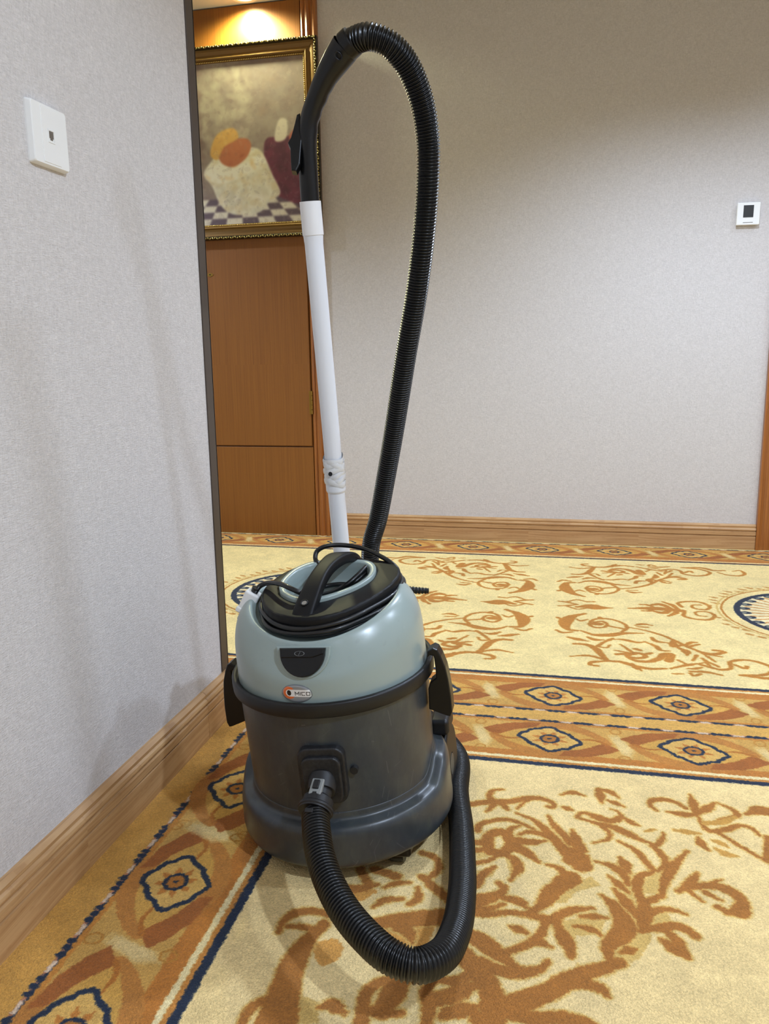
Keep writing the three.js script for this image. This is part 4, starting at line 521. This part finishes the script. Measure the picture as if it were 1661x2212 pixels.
  // curved grip
  const gp = [[671.8, 456, 1.3933, 0.0160, 0.0160], [669.9, 434, 1.3875, 0.0162, 0.0162], [666.2, 373, 1.3715, 0.0160, 0.0165], [664, 316, 1.358, 0.0155, 0.0180], [668, 262, 1.345, 0.0158, 0.0185], [684, 213, 1.33, 0.0164, 0.0185], [704, 168, 1.312, 0.0184, 0.0200], [726, 132, 1.298, 0.0220, 0.0228], [741, 110, 1.29, 0.0238, 0.0238], [747, 101, 1.286, 0.0238, 0.0238]];
  { const pts = gp.map((q) => atDepth(q[0], q[1], q[2])); const c = new THREE.CatmullRomCurve3(pts, false, 'centripetal'); const N = 90, P = [], Rr = []; for (let i = 0; i <= N; i++) { const t = i / N; P.push(c.getPoint(t)); const q = t * (gp.length - 1), k = Math.min(gp.length - 2, Math.floor(q)), f = q - k; Rr.push([lerp(gp[k][3], gp[k + 1][3], f), lerp(gp[k][4], gp[k + 1][4], f)]); }
    const view = pts[4].clone().sub(eye).normalize(); const grip = surf(40, N, (u, v) => { const i = Math.round(v * N), p = P[i], tn = P[Math.min(N, i + 1)].clone().sub(P[Math.max(0, i - 1)]).normalize(), s = tn.clone().cross(view).normalize(), d = s.clone().cross(tn).normalize(), a = u * 2 * Math.PI; const finger = 1 + 0.035 * Math.sin(clamp((i - 34) / 22, 0, 1) * Math.PI * 6) * Math.max(0, -Math.cos(a)); const q = p.clone().addScaledVector(s, Math.cos(a) * Rr[i][0] * finger).addScaledVector(d, Math.sin(a) * Rr[i][1]); return [q.x, q.y, q.z]; });
    const gr = partW('grip', grip, mBlack); gr.userData.label = 'curved black grip with suction slider';
    // swivel collar where the hose leaves the grip
    const c0 = atDepth(746, 103, 1.286), c1 = atDepth(763, 87, 1.278); partW('swivel_collar', sweep([c0, c0.clone().lerp(c1, 0.5), c1], 24, (s, ph, u) => u < 0.1 ? 0.0222 : u > 0.9 ? 0.0225 : 0.0232, 36), mBlack, gr);
    // screw recess on the cheek
    const sc = atDepth(731, 121, 1.270); const q = new THREE.Quaternion().setFromUnitVectors(V(0, 0, 1), eye.clone().sub(sc).normalize()); partW('screw_recess', new THREE.TorusGeometry(0.0058, 0.0014, 10, 28).scale(0.75, 1.15, 1).rotateZ(0.65).applyQuaternion(q).translate(sc.x, sc.y, sc.z), mBlack, gr);
    // suction slider on the back of the grip
    const z3 = (x, y) => [600 + x / 4.371, 30 + y / 4.371]; const ol = [[215, 960], [185, 975], [165, 1060], [152, 1110], [128, 1190], [100, 1240], [124, 1292], [128, 1420], [134, 1500], [180, 1508], [215, 1440], [235, 1200]].map((q2) => { const [x, y] = z3(...q2); return [(x - 640) * 1.345 / F, -(y - 320) * 1.345 / F]; }); const sg2 = extrude(ol.reverse(), 0.016, 0.002).translate(0, 0, -0.008); const o = atDepth(640, 320, 1.352); sg2.applyMatrix4(new THREE.Matrix4().makeBasis(camR, camU, fwd.clone().negate()).setPosition(o)); partW('suction_slider', sg2, mBlack, gr);
  }
  // ---- power cord: turns around the neck under the ring, loops over the bowl, plug
  const CR = 0.0042;
  const turns = []; const cg = [];
  for (let k = 0; k < 4; k++) { const off = [0.003, 0.0055, -0.003, 0.000][k], dy = [-0.0175, -0.0255, -0.0255, -0.0325][k], pts = []; for (let i = 0; i < 48; i++) { const q = OUT[i * 2], l = Math.hypot(q[0], q[1]), s = (l + off - 0.002 + 0.0012 * Math.sin(i * 0.9 + k * 2)) / l, x = q[0] * s, z = q[1] * s; pts.push(V(x, YC + dy - SL * z * 1.0 + 0.0015 * Math.sin(i * 0.5 + k), z)); } pts.push(pts[0].clone()); cg.push(sweep(pts, 300, () => CR, 10, false)); }
  const lpt = (zx, zy, y) => { const q = onPlane(470 + zx / 3.134, 1150 + zy / 3.134, V(0, 1, 0), y); return q; };
  const cordPath = (list) => sweep(list.map((q) => lpt(...q)), 120, () => CR, 10);
  cg.push(cordPath([[252, 412, 0.428], [285, 365, 0.436], [330, 345, 0.441], [420, 348, 0.448], [500, 382, 0.445], [575, 415, 0.436], [640, 425, 0.420]]));
  cg.push(cordPath([[790, 300, 0.405], [730, 262, 0.425], [690, 225, 0.442], [662, 180, 0.452], [672, 130, 0.463], [720, 98, 0.470], [800, 86, 0.470], [900, 92, 0.466], [1000, 115, 0.460], [1090, 155, 0.452], [1165, 200, 0.444], [1215, 250, 0.434], [1225, 310, 0.424]]));
  cg.push(cordPath([[1000, 330, 0.402], [1030, 260, 0.425], [1042, 215, 0.440], [1010, 232, 0.441], [950, 290, 0.434], [880, 350, 0.424], [790, 398, 0.412], [690, 425, 0.402]]));
  cg.push(cordPath([[1048, 222, 0.437], [1000, 275, 0.432], [930, 335, 0.424], [870, 375, 0.414], [800, 405, 0.404]]));
  { const pts = []; for (let i = 0; i <= 40; i++) { const a = i / 40 * 2 * Math.PI * 1.3; pts.push(V(0.004 + 0.046 * Math.cos(a), 0.4005 + i * 0.00018 - SL * (-0.025 + 0.046 * Math.sin(a)) * 0.8, -0.025 + 0.046 * Math.sin(a))); } cg.push(sweep(pts, 160, () => CR, 10)); }
  const cord = obj('power_cord', cg.map((g) => { const q = g.index ? g.toNonIndexed() : g; return q; }), mCord, vac); cord.userData.label = 'black power cord wound below the ring';
  { const a = lpt(248, 405, 0.428), b = lpt(205, 500, 0.404); const d = b.clone().sub(a).normalize(), x = d.clone().cross(V(0, 0, 1)).normalize(), z = x.clone().cross(d); const M = new THREE.Matrix4().makeBasis(x, d, z); const at = (g, s) => g.applyMatrix4(M.clone().setPosition(a.clone().addScaledVector(d, s)));
    const plug = obj('plug', at(new RoundedBoxGeometry(0.026, 0.036, 0.022, 3, 0.004), 0.017), mWhite, vac); plug.userData.label = 'white power plug'; obj('plug_base', at(new RoundedBoxGeometry(0.030, 0.010, 0.026, 2, 0.003), 0.036), mWhite, plug); obj('plug_grommet', at(new THREE.CylinderGeometry(0.0055, 0.007, 0.012, 16), -0.003), mCord, plug); for (const s of [-1, 1]) obj('prong', at(new THREE.BoxGeometry(0.0015, 0.016, 0.006).translate(s * 0.007, 0, 0), 0.048), mSteel, plug); }
}
scene.traverse((o) => { if (o.isMesh) { o.castShadow = true; o.receiveShadow = true; } });
renderer.render(scene, camera);
